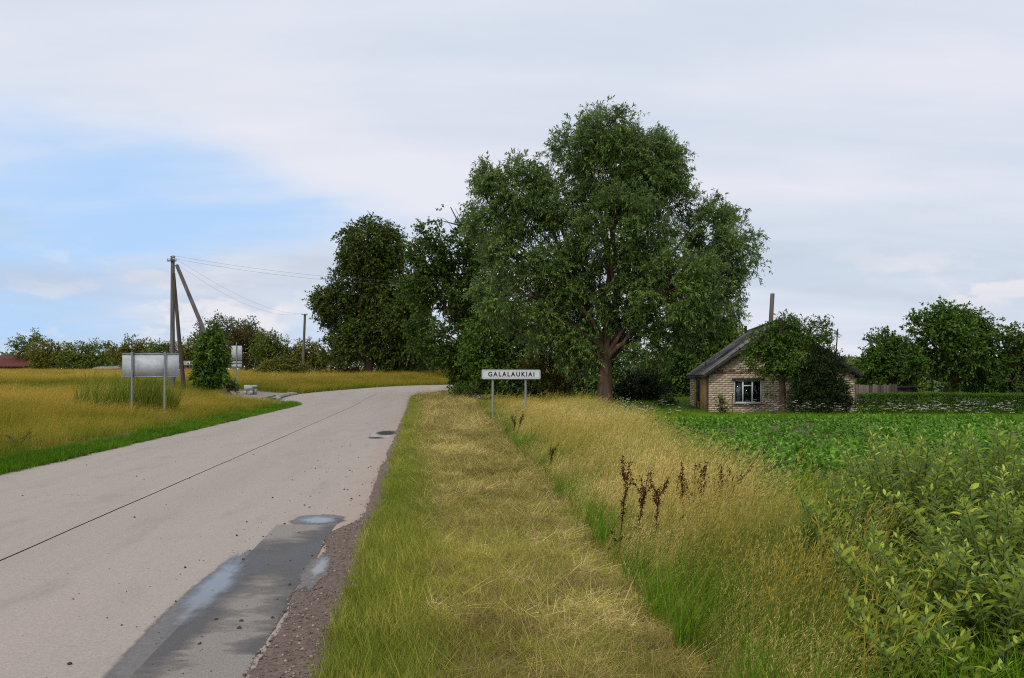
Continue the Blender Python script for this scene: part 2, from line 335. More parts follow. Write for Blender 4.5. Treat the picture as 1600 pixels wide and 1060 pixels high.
def patch_mat():
    """newer dark asphalt, damp in streaks, dry and pale elsewhere"""
    mt, nt, P, N, L = new_mat('patched_asphalt')
    tc = N('ShaderNodeTexCoord'); mp = N('ShaderNodeMapping'); L(tc.outputs['Object'], mp.inputs[0]); mp.inputs['Scale'].default_value = (.8, 1.7, 1)
    n = N('ShaderNodeTexNoise'); L(mp.outputs[0], n.inputs[0]); n.inputs['Scale'].default_value = 2.2; n.inputs['Detail'].default_value = 10; n.inputs['Roughness'].default_value = .68; n.inputs['Distortion'].default_value = .2
    a = N('ShaderNodeAttribute'); a.attribute_name = 'v'
    s = N('ShaderNodeMath'); s.operation = 'MULTIPLY_ADD'; L(n.outputs['Fac'], s.inputs[0]); s.inputs[1].default_value = .9; L(a.outputs['Fac'], s.inputs[2])
    g = N('ShaderNodeTexNoise'); L(tc.outputs['Object'], g.inputs[0]); g.inputs['Scale'].default_value = 90; g.inputs['Detail'].default_value = 3
    col = ramp(N, L, s.outputs[0], [(.58, (.25, .215, .182)), (.66, (.155, .132, .114)), (.78, (.085, .075, .068)), (1, (.058, .052, .048))])
    mx = N('ShaderNodeMix'); mx.data_type = 'RGBA'; mx.blend_type = 'MULTIPLY'; mx.inputs[0].default_value = .7
    L(col, mx.inputs[6]); L(ramp(N, L, g.outputs['Fac'], [(.3, (.6, .6, .6)), (.7, (1.3, 1.3, 1.3))]), mx.inputs[7])
    L(mx.outputs[2], P.inputs['Base Color'])
    r = N('ShaderNodeMapRange'); L(s.outputs[0], r.inputs[0])
    for i, q in enumerate((.62, .95, .92, .48)): r.inputs[i+1].default_value = q
    L(r.outputs[0], P.inputs['Roughness'])
    b = N('ShaderNodeBump'); b.inputs['Strength'].default_value = .5; b.inputs['Distance'].default_value = .006; L(g.outputs['Fac'], b.inputs['Height']); L(b.outputs[0], P.inputs['Normal'])
    return mt
M['patch'] = patch_mat()
M['damp'] = solid_mat('damp_asphalt', (.12, .105, .095), (.19, .165, .15), 30, .6, bump=.3)
def _soft(m_, lo, hi, sc_, amt):
    nt = m_.node_tree; soft_edge(nt, nt.nodes.new, nt.links.new, nt.nodes['Principled BSDF'].outputs[0], lo, hi, sc_, amt)
_soft(M['damp'], .05, .30, 7, .4)
M['gravel_bed'] = solid_mat('gravel_bed', (.095, .065, .05), (.24, .17, .135), 38, .95, bump=.9)
M['pebble'] = solid_mat('pebble', (.10, .07, .055), (.36, .28, .23), 1.2, .9, bump=0, attr=1.0)
M['grit'] = solid_mat('dark_grit', (.03, .024, .02), (.09, .07, .058), 3, .9, bump=0)

# ------------------------------------------------------------------ terrain and road lines
def knots(pts):
    ys, xs = np.array(pts, float).T; g = np.arange(-40, 170, .5); v = np.interp(g, ys, xs)
    k = np.hanning(15); k /= k.sum(); vv = np.convolve(np.pad(v, 7, mode='edge'), k, 'valid')
    vv[g < 40] = v[g < 40]
    return lambda Y: np.interp(Y, g, vv)
st = lambda o, Y: o-.116*Y
roadR = knots([(-40, st(-.51, -40)), (57, st(-.51, 57)), (63, -7.2), (68, -6.2), (74, -4.9), (82, -4.2), (90, -2.6), (105, 4.5), (130, 19), (170, 48)])
roadL = knots([(-40, st(-6.85, -40)), (47, st(-6.85, 47)), (49.5, -13.9), (54, -15.9), (61, -16.9), (68, -16.1), (78, -13.9), (88, -11.4), (100, -6.8), (120, 3), (170, 30)])
roadC = knots([(-40, st(-3.65, -40)), (55, st(-3.65, 55)), (66, -10.9), (78, -9.2), (90, -6.8), (105, -.6), (130, 12), (170, 40)])
def road_z(Y): return .70*sm(40, 92, Y)-1.6*sm(97, 150, Y)
def grassL(Y): return 1.55-.075*np.asarray(Y, float)           # where the mown verge meets the tall grass
def grassR(Y): return np.minimum(np.minimum(1.88+.027*np.asarray(Y, float), .36*np.asarray(Y, float)), 4.0)
def ground(x, Y, rough=True):
    x = np.asarray(x, float); Y = np.asarray(Y, float)
    zr = road_z(Y); zl = 2.3*sm(15, 150, Y); l = roadL(Y); r = roadR(Y)
    w = sm(.3, 7, l-x); z = zr*(1-w)+zl*w
    zfar = .70*sm(40, 92, Y); wr = sm(2, 14, x-r); z = z*(1-wr)+zfar*wr
    z = z+.09*np.exp(-((l-x-.75)/.45)**2)*(Y < 60)
    z = z+.04*sm(0, .5, x-r)
    c = (grassL(Y)+grassR(Y))/2; z = z-.16*np.exp(-((x-c)/1.1)**2)*(1-sm(35, 50, Y))
    out = np.maximum(sm(0, 1, l-x-.3), sm(0, 1, x-r-.3))
    if rough: z = z+out*(.10*(fbm(x, Y, 2.6, 3)-.5)+.05*(vnoise(x, Y, .6, 5)-.5)*(np.hypot(x, Y) < 60))
    inside = (x > l+.05) & (x < r-.05)
    z = np.where(inside, z-.07, z)
    return z
def gz(x, Y): return float(ground(x, Y))

def zone_fields(x, Y):
    """what grows where, 0..1 each"""
    l, r = roadL(Y), roadR(Y); n = fbm(x, Y, 3, 11)
    return dict(left=l-x, right=x-r, tall=(x > grassL(Y)) & (x < grassR(Y)) & (Y < 42), n=n)
def build_ground():
    ys = np.concatenate([np.arange(-12, 3, 1.0), np.arange(3, 30, .2), np.arange(30, 70, .4), np.arange(70, 170, 1.5), np.geomspace(172, 3000, 34)])
    t = np.linspace(-1, 1, 380); xs = np.sign(t)*(np.abs(t)*38+(np.abs(t)**7)*2600)
    gx, gy = np.meshgrid(xs, ys); sk = gx-.116*np.clip(gy, -40, 60)*np.exp(-(gx/90)**2)
    z = ground(sk, gy)
    z = np.where(np.hypot(sk, gy) > 320, z+0*z, z)
    n, mcount = gx.shape
    i = np.arange(n-1)[:, None]*mcount+np.arange(mcount-1)[None]
    f = np.stack([i, i+1, i+mcount+1, i+mcount], -1).reshape(-1, 4)
    x, Y = sk.ravel(), gy.ravel()
    l, r = roadL(Y), roadR(Y); nn = fbm(x, Y, 2.2, 21); n2 = vnoise(x, Y, .35, 4)
    col = np.empty((len(x), 3)); col[:] = (.075, .085, .022)
    def blend(mask, c):
        mask = np.clip(mask, 0, 1)[:, None]; col[:] = col*(1-mask)+np.array(c)*mask
    rt = x-r
    blend(sm(-.3, .0, rt), (.105, .105, .034)); blend(sm(.4, .9, rt)*sm(.2, .5, nn+.15), (.16, .125, .055)); blend(sm(.8, 1.2, rt)*sm(.55, .75, nn), (.085, .058, .028))
    blend(sm(-.2, .2, x-grassL(Y))*(Y < 45)*(rt > 0), (.12, .105, .03))
    blend(sm(-.4, .6, x-grassR(Y)), (.055, .09, .016))
    blend(sm(58, 72, Y)*(rt > 0), (.07, .095, .022))
    lf = l-x
    blend(sm(-.1, .15, lf), (.05, .085, .014)); blend(sm(.9, 1.4, lf), (.15, .125, .026)); blend(sm(60, 75, Y)*sm(1, 2, lf), (.24, .17, .045))
    blend(sm(170, 260, np.hypot(x, Y)), (.07, .09, .03))
    col *= (.8+.4*n2)[:, None]
    mb = MB(); mb.add(np.stack([x, Y, z.ravel()], -1), f)
    mt, nt, P, N, L = new_mat('earth_and_turf'); a = N('ShaderNodeAttribute'); a.attribute_name = 'soil'
    tc = N('ShaderNodeTexCoord'); no = N('ShaderNodeTexNoise'); L(tc.outputs['Object'], no.inputs[0]); no.inputs['Scale'].default_value = 18; no.inputs['Detail'].default_value = 6
    mx = N('ShaderNodeMix'); mx.data_type = 'RGBA'; mx.blend_type = 'MULTIPLY'; mx.inputs[0].default_value = .8
    L(a.outputs['Color'], mx.inputs[6]); L(ramp(N, L, no.outputs['Fac'], [(.3, (.5, .5, .5)), (.7, (1.4, 1.4, 1.4))]), mx.inputs[7]); L(mx.outputs[2], P.inputs['Base Color'])
    P.inputs['Roughness'].default_value = .95; P.inputs['Specular IOR Level'].default_value = .1
    b = N('ShaderNodeBump'); b.inputs['Strength'].default_value = .7; b.inputs['Distance'].default_value = .03; L(no.outputs['Fac'], b.inputs['Height']); L(b.outputs[0], P.inputs['Normal'])
    o = mb.build('ground', mt, smooth=True); tag(o, kind='structure')
    at = o.data.attributes.new('soil', 'FLOAT_COLOR', 'POINT'); c4 = np.ones((len(x), 4), np.float32); c4[:, :3] = col; at.data.foreach_set('color', c4.ravel())
build_ground()

def ribbon(name, fa, fb, ya, yb, dz, mat, step=.25, nx=10, jag=(0, 0), sand=None, z=road_z):
    ys = np.arange(ya, yb+1e-6, step); u = np.linspace(0, 1, nx); rows = []; at = []
    for Y in ys:
        a, b = float(fa(Y)), float(fb(Y))
        a += jag[0]*(fbm(Y, 3, .5, 31)-.5)*2; b += jag[1]*(fbm(Y, 8, .45, 32)-.5)*2
        xx = a+(b-a)*u; rows.append(np.stack([xx, np.full(nx, Y), np.full(nx, float(z(Y))+dz)], -1)); at.append(sand(xx, Y) if sand else np.zeros(nx))
    v = np.array(rows); n = len(ys)
    i = np.arange(n-1)[:, None]*nx+np.arange(nx-1)[None]
    f = np.stack([i, i+1, i+nx+1, i+nx], -1).reshape(-1, 4)
    mb = MB(); mb.add(v.reshape(-1, 3), f, np.array(at).ravel())
    return tag(mb.build(name, mat, smooth=True), kind='structure')
def sandR(xx, Y): return np.clip(1-(float(roadR(Y))-xx)/1.5, 0, 1)*(.75 if Y < 60 else .4)
def sandL(xx, Y): return np.clip(1-(xx-float(roadL(Y)))/.8, 0, 1)*.5
gap = lambda Y: .009+.006*fbm(Y, 1, 1.3, 5)
ribbon('road_bed', lambda Y: roadL(Y)+.1, lambda Y: roadR(Y)-.1, -10, 150, -.012, M['bitumen'], 1.0, 4)
ribbon('road', roadL, lambda Y: roadC(Y)-gap(Y)+.02*(fbm(Y, 2, .8, 8)-.5), -10, 150, .006, M['road'], .25, 14, (.10, 0), sandL)
ribbon('road', lambda Y: roadC(Y)+gap(Y)+.02*(fbm(Y, 2, .8, 8)-.5), roadR, -10, 150, .006, M['road'], .25, 14, (0, .08), sandR)
# side road that leaves to the right behind the verge
def side_road():
    pts = [(-6.5, 70), (-4, 71.2), (-1.5, 72.6), (.5, 74)]
    mb = MB(); v = []
    for (x, Y) in pts: v += [(x, Y-1.6, max(road_z(Y), gz(x, Y))+.03), (x, Y+1.6, max(road_z(Y), gz(x, Y))+.03)]
    n = len(pts); mb.add(v, [[2*i, 2*i+2, 2*i+3, 2*i+1] for i in range(n-1)])
    tag(mb.build('side_road', M['road']), kind='structure')
side_road()

# patch of newer asphalt, gravel shoulder, water
def U(u): return lambda Y: u-.116*Y
ribbon('asphalt_patch', lambda Y: U(-1.535)(Y), lambda Y: U(-.90)(Y)-.02*(Y < 6.2), 1.0, 8.66, .010, M['patch'], .05, 26, (.006, .022),
       lambda xx, Y: .34*np.clip((xx+.116*Y+1.535)/.63, 0, 1)**2*(Y > 4.6)+.42*np.exp(-((Y-7.1-.35*(xx+.116*Y+1.2))/.75)**2)+.38*np.exp(-((xx+.116*Y+1.52)/.2)**2)*(Y < 7.2))
def sw(Y): return .10+.10*fbm(Y, 4, 1.1, 41)+.24*(1-sm(8.0, 9.0, Y))
ribbon('gravel_shoulder', lambda Y: roadR(Y)-sw(Y), lambda Y: roadR(Y)+.12, 0, 58, .014, M['gravel_bed'], .05, 8, (.035, .03))
def blob_sheet(name, cx, cy, ax, ay, dz, mat, seed, irr=.25, rot=0.0, n=72, shape=None):
    th = np.linspace(0, 2*math.pi, n, endpoint=False)
    r = 1+irr*(fbm(np.cos(th)*2+9, np.sin(th)*2+9, .8, seed)-.5)*2+irr*.3*(vnoise(th*9, th*0, .6, seed+3)-.5)
    if shape is not None: r = shape(th)*r
    lx, ly = ax*r*np.cos(th), ay*r*np.sin(th)
    x = cx+lx-.116*ly; y = cy+ly
    mb = MB(); q = np.append(np.linspace(1, .12, 8), .004)[:, None]; vx = cx+(x-cx)[None]*q; vy = cy+(y-cy)[None]*q; v = np.stack([vx, vy, road_z(vy)+dz], -1).reshape(-1, 3); k = np.arange(8)[:, None]*n; i = np.arange(n)[None]; j = (i+1) % n
    mb.add(v, np.stack([k+i, k+j, k+n+j, k+n+i], -1).reshape(-1, 4), np.repeat(1-q[:, 0], n)); mb.add(v[-n:], [[a_, (a_+1) % n, (a_+2) % n, (a_+2) % n] for a_ in range(0, 0)] or [[0, n//3, 2*n//3, 2*n//3]], 1)
    return tag(mb.build(name, mat), kind='structure')
ux = lambda u, Y: u-.116*Y
blob_sheet('damp_stain', ux(-1.55, 5.6), 5.6, .215, 2.05, .0085, M['damp'], 3, .25)
blob_sheet('damp_stain', ux(-1.12, 8.95), 8.9, .34, .46, .0085, M['damp'], 4, .2)
blob_sheet('damp_stain', ux(-.84, 6.6), 6.6, .12, .75, .0185, M['damp'], 5, .3)
blob_sheet('water', ux(-1.56, 6.1), 6.1, .20, 1.5, .0145, M['water'], 6, .35)
blob_sheet('water', ux(-1.12, 8.9), 8.9,   .33, .40, .0145, M['water'], 7, .2)
blob_sheet('water', ux(-.83, 6.65), 6.65,   .10, .60, .0225, M['water'], 8, .35)
pale = solid_mat('lime_rim', (.33, .30, .27), (.41, .375, .345), 12, .8); _soft(pale, .02, .2, 6, .3)
blob_sheet('pale_stain', -3.64, 22.5, .40, 1.85, .0085, pale, 12, .12)
blob_sheet('water', -3.60, 22.95, .43, 1.5, .0130, M['water'], 10, .15)
blob_sheet('water', -3.60, 21.1, .30, .46, .0130, M['water'], 11, .15)

def crack(pts, w=.008):
    mb = MB(); r = np.random.default_rng(int(abs(pts[0][0]*100))); p = []
    for (a, b) in zip(pts[:-1], pts[1:]):
        for q in np.linspace(0, 1, 9)[:-1]: p.append((a[0]+(b[0]-a[0])*q+r.normal(0, .018), a[1]+(b[1]-a[1])*q+r.normal(0, .018)))
    v = []
    for i, (x, y) in enumerate(p): ww = w*r.uniform(.4, 1.2); v += [(x-ww, y-ww, float(road_z(y))+.0095), (x+ww, y+ww, float(road_z(y))+.0095)]
    mb.add(v, [[2*i, 2*i+1, 2*i+3, 2*i+2] for i in range(len(p)-1)]); tag(mb.build('road_crack', M['bitumen']), kind='structure')
crack([(-12.6, 46.5), (-11.6, 47.6), (-10.6, 47.9)], .03); crack([(-6.6, 10.5), (-6.1, 10.9), (-5.7, 10.8)], .004); crack([(-10.2, 33), (-9.2, 33.6), (-8.4, 33.4)], .014)
# layby with kerb stones
def layby():
    mb = MB(); ys = np.linspace(53.5, 62.5, 14); v = []
    for Y in ys:
        l = float(roadL(Y)); w = 6.3*math.sin(math.pi*np.clip((Y-52.5)/11, .02, .98))**.6
        for q in (-.15, .3*w, .65*w, w): v.append((l-q, Y, gz(l-max(q, .2), Y)+.05))
    mb.add(v, [[4*i+j, 4*i+j+1, 4*i+5+j, 4*i+4+j] for i in range(13) for j in range(3)])
    tag(mb.build('layby_paving', solid_mat('grey_gravel_paving', (.17, .15, .135), (.30, .27, .25), 9, .95)), kind='structure')
    t = thing('kerb', 'pale broken concrete kerb along the front of the layby', 'kerb', (-16.6, 57, gz(-16.6, 57)))
    kb = MB(); kb.box((0, 0, .08), (.26, 1.7, .3)); me = kb.mesh('kerb_stone', M['kerb'])
    for i, Y in enumerate((53.6, 55.5, 57.4, 59.3, 61.2)):
        x = float(roadL(Y))-.05; dx = float(roadL(Y+.9)-roadL(Y-.9))
        put('kerb_stone', me, t, (x+16.6, Y-57, float(road_z(Y))-t.location.z+random.uniform(-.03, .04)), (random.uniform(-.03, .03), 0, -math.atan2(dx, 1.8)))
layby()

# ------------------------------------------------------------------ scatter (stuff only)
SRC = bpy.data.collections.new('scatter_sources')
def source_set(name, meshes):
    col = bpy.data.collections.new(name)
    for i, me in enumerate(meshes):
        o = bpy.data.objects.new('%s_%02d' % (name, i), me); col.objects.link(o)
    return col
def scatter(name, pts, rot, scl, idx, tint, col, label=None):
    n = len(pts); me = bpy.data.meshes.new(name); me.vertices.add(n); me.vertices.foreach_set('co', np.asarray(pts, np.float32).ravel())
    for nm, ty, arr in (('rot', 'FLOAT_VECTOR', rot), ('scl', 'FLOAT_VECTOR', scl)):
        me.attributes.new(nm, ty, 'POINT').data.foreach_set('vector', np.asarray(arr, np.float32).ravel())
    me.attributes.new('idx', 'INT', 'POINT').data.foreach_set('value', np.asarray(idx, np.int32))
    me.attributes.new('tint', 'FLOAT', 'POINT').data.foreach_set('value', np.asarray(tint, np.float32))
    o = bpy.data.objects.new(name, me); C.objects.link(o); tag(o, label, kind='stuff')
    ng = bpy.data.node_groups.new(name, 'GeometryNodeTree')
    ng.interface.new_socket('Geometry', in_out='INPUT', socket_type='NodeSocketGeometry'); ng.interface.new_socket('Geometry', in_out='OUTPUT', socket_type='NodeSocketGeometry')
    N = ng.nodes.new; L = ng.links.new
    gi, go = N('NodeGroupInput'), N('NodeGroupOutput'); ip = N('GeometryNodeInstanceOnPoints')
    ci = N('GeometryNodeCollectionInfo'); ci.inputs['Collection'].default_value = col; ci.inputs['Separate Children'].default_value = True; ci.inputs['Reset Children'].default_value = True
    def na(nm, ty):
        q = N('GeometryNodeInputNamedAttribute'); q.data_type = ty; q.inputs['Name'].default_value = nm; return q.outputs['Attribute']
    L(gi.outputs[0], ip.inputs['Points']); L(ci.outputs[0], ip.inputs['Instance']); ip.inputs['Pick Instance'].default_value = True
    L(na('idx', 'INT'), ip.inputs['Instance Index']); er = N('FunctionNodeEulerToRotation'); L(na('rot', 'FLOAT_VECTOR'), er.inputs[0]); L(er.outputs[0], ip.inputs['Rotation'])
    L(na('scl', 'FLOAT_VECTOR'), ip.inputs['Scale']); L(ip.outputs[0], go.inputs[0])
    md = o.modifiers.new('scatter', 'NODES'); md.node_group = ng
    return o
def blades(n, h, spread, width, bend, seed, segs=3, lean=(0, 0), hvar=.35, vlo=0., vhi=.6, head=0, flat=0.0, matname='verge'):
    """one tuft: n bent blades, optional seed heads"""
    r = np.random.default_rng(seed); mb = MB()
    a = r.uniform(0, 2*math.pi, n); rad = spread*np.sqrt(r.random(n)); b0 = np.stack([rad*np.cos(a), rad*np.sin(a), np.full(n, -.01)], -1)
    hh = h*(1+hvar*r.uniform(-1, 1, n)); da = r.uniform(0, 2*math.pi, n); bd = bend*r.uniform(.3, 1.2, n)
    d = np.stack([np.cos(da), np.sin(da)], -1)*bd[:, None]+np.array(lean)[None]
    t = np.linspace(0, 1, segs+1)
    z = hh[:, None]*t[None]*(1-flat*t[None]); off = d[:, None, :]*hh[:, None, None]*(t**1.8)[None, :, None]
    sh = 1/np.sqrt(1+(np.linalg.norm(d, axis=1)**2))*1.0
    cen = np.concatenate([b0[:, None, :2]+off, (b0[:, 2:3]+z*np.maximum(sh, .35)[:, None])[:, :, None]], -1)
    fa = r.uniform(0, 2*math.pi, n); side = np.stack([np.cos(fa), np.sin(fa), np.zeros(n)], -1)
    w = width*r.uniform(.7, 1.3, n)[:, None]*(1-t[None]**1.5*.9)
    A = cen-side[:, None]*w[:, :, None]/2; B = cen+side[:, None]*w[:, :, None]/2
    V = np.stack([A, B], 2).reshape(-1, 3); k = segs+1
    i = (np.arange(n)[:, None]*k+np.arange(segs)[None])*2
    f = np.stack([i, i+1, i+3, i+2], -1).reshape(-1, 4)
    mb.add(V, f, np.repeat(r.uniform(vlo, vhi, n), 2*k))
    if head:
        m = head; tip = cen[:, -1]; dr = unit(cen[:, -1]-cen[:, -2])
        for q in range(m):
            p0 = tip-dr*(hh[:, None]*.20*q/m); di = unit(dr*1.1+r.normal(0, .35, (n, 3))); ln = (.040+.04*r.random(n))[:, None]*h/.8
            sd = unit(np.cross(di, r.normal(0, 1, (n, 3))))*.0026*h/.8
            V = np.stack([p0, p0+di*ln*.5+sd, p0+di*ln, p0+di*ln*.5-sd], 1).reshape(-1, 3)
            j = np.arange(n)*4; mb.add(V, np.stack([j, j+1, j+2, j+3], -1), np.repeat(r.uniform(.62, 1.0, n), 4))
    return mb.mesh('tuft', M[matname])
def sample(bands, xlo, xhi, seed):
    """points per square metre by distance band: [(y0, y1, density)]"""
    r = np.random.default_rng(seed); out = []
    for y0, y1, dn in bands:
        yy = np.linspace(y0, y1, 30); W = np.maximum(np.array([float(xhi(q)-xlo(q)) for q in yy]), 0); area = W.mean()*(y1-y0); n = int(area*dn)
        Y = r.uniform(y0, y1, n*2); a = np.vectorize(xlo)(Y); b = np.vectorize(xhi)(Y); w = np.maximum(b-a, 0)
        keep = r.random(n*2) < w/max(W.max(), 1e-6)*W.max()/max(W.mean(), 1e-6)/2
        Y, a, w = Y[keep], a[keep], w[keep]; out.append(np.stack([a+w*r.random(len(Y)), Y, np.full(len(Y), 0)], -1))
    return np.concatenate(out) if out else np.zeros((0, 3))
def finish(name, P, col, nsrc, seed, hs=(.8, 1.2), tint=None, wfac=None, label=None, tilt=.08, keep=None, hmul=None):
    r = np.random.default_rng(seed)
    if keep is not None:
        P = P[keep]; hmul = hmul[keep] if hmul is not None else None; tint = tint[keep] if tint is not None and np.ndim(tint) else tint; wfac = wfac[keep] if wfac is not None else None
    n = len(P); P = P.copy(); P[:, 2] = ground(P[:, 0], P[:, 1])
    s = r.uniform(*hs, n); 
    if hmul is not None: s = s*hmul
    w = np.ones(n) if wfac is None else wfac
    scl = np.stack([w*s**.5, w*s**.5, s], -1); rot = np.stack([r.normal(0, tilt, n), r.normal(0, tilt, n), r.uniform(0, 6.28, n)], -1)
    return scatter(name, P, rot, scl, r.integers(0, nsrc, n), np.zeros(n) if tint is None else tint, col, label)
def dist_w(Y, a=8., p=.75): return np.maximum(1, (Y/a))**p

# --- verge to the right of the road
Gshort = source_set('short_tuft', [blades(22, .085, .06, .0034, .8, 100+i, 2, vlo=.15, vhi=.75) for i in range(5)])
Gedge = source_set('edge_tuft', [blades(20, .125, .06, .0030, .75, 120+i, 3, hvar=.6, vlo=.05, vhi=1.0) for i in range(5)])
Gstraw = source_set('straw_litter', [blades(22, .085, .09, .0036, 3.0, 140+i, 2, vlo=.1, vhi=.95, flat=.45, matname='straw') for i in range(5)])
bandsV = [(2.5, 6, 640), (6, 10, 360), (10, 18, 190), (18, 32, 80), (32, 62, 34)]
P = sample(bandsV, lambda Y: roadR(Y)+.02, lambda Y: grassL(Y)+.25 if Y < 44 else roadR(Y)+7, 1)
rt = P[:, 0]-roadR(P[:, 1]); nn = fbm(P[:, 0], P[:, 1], .9, 51); n3 = fbm(P[:, 0], P[:, 1], 2.6, 53)
dens = np.clip(.95-.72*sm(.45, .8, rt)*sm(.22, .5, n3+.12), .14, 1)
finish('verge_grass', P, Gshort, 5, 2, (.6, 1.3), tint=-.14+.5*(nn-.4)+.22*sm(.4, .9, rt), wfac=dist_w(P[:, 1]), keep=np.random.default_rng(3).random(len(P)) < dens, label='short mown yellow green verge grass between road and tall grass')
P = sample([(a, b, d*.62) for a, b, d in bandsV], lambda Y: roadR(Y)-.03, lambda Y: roadR(Y)+.22+.62*fbm(Y, 2, 1.1, 9), 4)
nn = fbm(P[:, 0], P[:, 1], .8, 55)
finish('edge_grass', P, Gedge, 5, 5, (.55, 1.25), tint=-.12+.8*(nn-.42), wfac=dist_w(P[:, 1]), hmul=np.where(P[:, 1] < 9, 1.0, .7)*(.55+.9*nn), label='longer green grass fringing the right edge of the road')
P = sample([(a, b, d*.8) for a, b, d in bandsV], lambda Y: roadR(Y)+.35, lambda Y: grassL(Y)+.35 if Y < 44 else roadR(Y)+4, 6)
nn = fbm(P[:, 0], P[:, 1], .55, 57); n3 = fbm(P[:, 0], P[:, 1], 2.6, 53); rt = P[:, 0]-roadR(P[:, 1])
finish('cut_straw', P, Gstraw, 5, 7, (.4, .95), tint=-.42+1.2*(fbm(P[:, 0], P[:, 1], .38, 58)-.25)-.25*sm(.52, .66, n3), wfac=dist_w(P[:, 1]), keep=np.random.default_rng(8).random(len(P)) < np.clip(.12+sm(.35, .8, rt)*sm(.15, .45, n3+.12), 0, 1), tilt=.3, label='cut straw lying on the mown verge')
r_ = np.random.default_rng(17); cy = 3.8+26*r_.random(150)**1.7; cxx = roadR(cy)+.6+(grassL(cy)-roadR(cy)-.7)*r_.random(150); k_ = np.repeat(np.arange(150), 16)
P = np.stack([cxx[k_]+r_.normal(0, .16, len(k_)), cy[k_]+r_.normal(0, .07, len(k_))*(1+cy[k_]/12), np.zeros(len(k_))], -1)
finish('brown_clippings', P, Gstraw, 5, 18, (.6, 1.5), tint=-.62+.25*r_.random(150)[k_], wfac=dist_w(P[:, 1]), tilt=.35, label='matted brown clippings in heaps on the mown verge')
# --- tall golden grass in the ditch
lean = (.5, .05)
def upright(name, P, col, nsrc, seed, hs, tint, wfac, hmul=None, label=None, tilt=.10, lean_x=.0, keep=None):
    """plants that keep one wind direction: small random turn only"""
    r = np.random.default_rng(seed)
    if keep is not None:
        P, tint, wfac = P[keep], tint[keep], wfac[keep]; hmul = hmul[keep] if hmul is not None else None
    n = len(P); P = P.copy(); P[:, 2] = ground(P[:, 0], P[:, 1]); s = r.uniform(*hs, n)*(1 if hmul is None else hmul)
    rot = np.stack([r.normal(0, tilt, n), r.normal(lean_x, tilt, n), r.normal(0, .5, n)], -1)
    return scatter(name, P, rot, np.stack([wfac*s**.5, wfac*s**.5, s], -1), r.integers(0, nsrc, n), tint, col, label)
Gtall = source_set('tall_tuft', [blades(30, .66, .10, .0030, .34, 160+i, 5, lean=lean, vlo=.0, vhi=.9, head=3, hvar=.45, matname='golden') for i in range(6)])
Gtallgreen = source_set('tall_green_tuft', [blades(16, .50, .10, .0075, .5, 180+i, 3, lean=(.15, 0), vlo=0, vhi=.75, matname='lush') for i in range(4)])
bandsT = [(2.5, 7, 95), (7, 12, 75), (12, 20, 52), (20, 44, 30)]
P = sample(bandsT, lambda Y: grassL(Y)-.1, lambda Y: grassR(Y)+.2, 11)
nn = fbm(P[:, 0], P[:, 1], 1.3, 61); e = (P[:, 0]-grassL(P[:, 1])); er = grassR(P[:, 1])-P[:, 0]
hm = .42+.58*sm(-.1, 1.0, e)+.12*(nn-.5); hm = hm*(1-.45*sm(20, 44, P[:, 1]))
upright('tall_golden_grass', P, Gtall, 6, 12, (.75, 1.12), -.30+.95*(nn-.3)-.18*(1-sm(-.3, .9, er)), dist_w(P[:, 1], 12, .6), hm, 'tall golden seeding grass leaning right along the ditch',
        keep=np.random.default_rng(13).random(len(P)) < np.clip(.25+1.1*nn+.3*sm(0, .6, e), 0, 1))
P = sample([(a, b, d*.5) for a, b, d in bandsT], lambda Y: grassL(Y)-.15, lambda Y: grassR(Y)+.9, 14)
nn = fbm(P[:, 0], P[:, 1], 1.0, 63); e = P[:, 0]-grassL(P[:, 1]); er = grassR(P[:, 1])-P[:, 0]
upright('green_ditch_grass', P, Gtallgreen, 4, 15, (.6, 1.15), -.1+.7*(nn-.4), dist_w(P[:, 1], 12, .6), .55+.5*nn, 'green grass growing up between the golden stems',
        keep=np.random.default_rng(16).random(len(P)) < np.clip(1.7*sm(.36, .58, nn)+.7*(er < .3)+.35*(e < .5), .18, 1))
Gcoarse = source_set('coarse_stem', [blades(7, .78, .07, .0062, .3, 290+i, 5, lean=(.3, 0), hvar=.3, vlo=.1, vhi=.7, head=9, matname='fieldgrass') for i in range(4)])
P = sample([(3, 8, 16), (8, 20, 9), (20, 42, 4)], lambda Y: grassL(Y)+.1, lambda Y: grassR(Y)+.5, 19); nn = fbm(P[:, 0], P[:, 1], 1.7, 64)
upright('coarse_grass', P, Gcoarse, 4, 20, (.6, 1.15), -.2+.7*(nn-.3), dist_w(P[:, 1], 12, .6), None, 'coarse greenish seed stalks standing among the golden grass')
# --- green meadow round the house and behind the ditch
Gmead = source_set('meadow_tuft', [blades(18, .30, .12, .008, .6, 200+i, 3, vlo=.1, vhi=.95, matname='lush') for i in range(4)])
GREEN0, POT = 0, None
def patch_area(x, Y):     # potato patch
    return (Y > 10.6) & (Y < 27.5) & (x > grassR(Y)+.5) & (x < 30)
P = sample([(2.8, 7, 70), (7, 13, 60), (13, 20, 40), (20, 34, 34), (34, 60, 10)], lambda Y: grassR(Y), lambda Y: .70*Y+3, 21)
nn = fbm(P[:, 0], P[:, 1], 2.0, 65)
inp = patch_area(P[:, 0], P[:, 1]); hx = (P[:, 0] > 8.6) & (P[:, 0] < 15.6) & (P[:, 1] > 35.2) & (P[:, 1] < 46)
finish('meadow_grass', P, Gmead, 4, 22, (.6, 1.25), hmul=1-.55*sm(26, 31, P[:, 1]), tint=-.25+.6*(nn-.3)+.15*sm(26, 30, P[:, 1]), wfac=dist_w(P[:, 1], 14, .6), keep=~inp & ~hx, label='bright green meadow grass in front of the house')
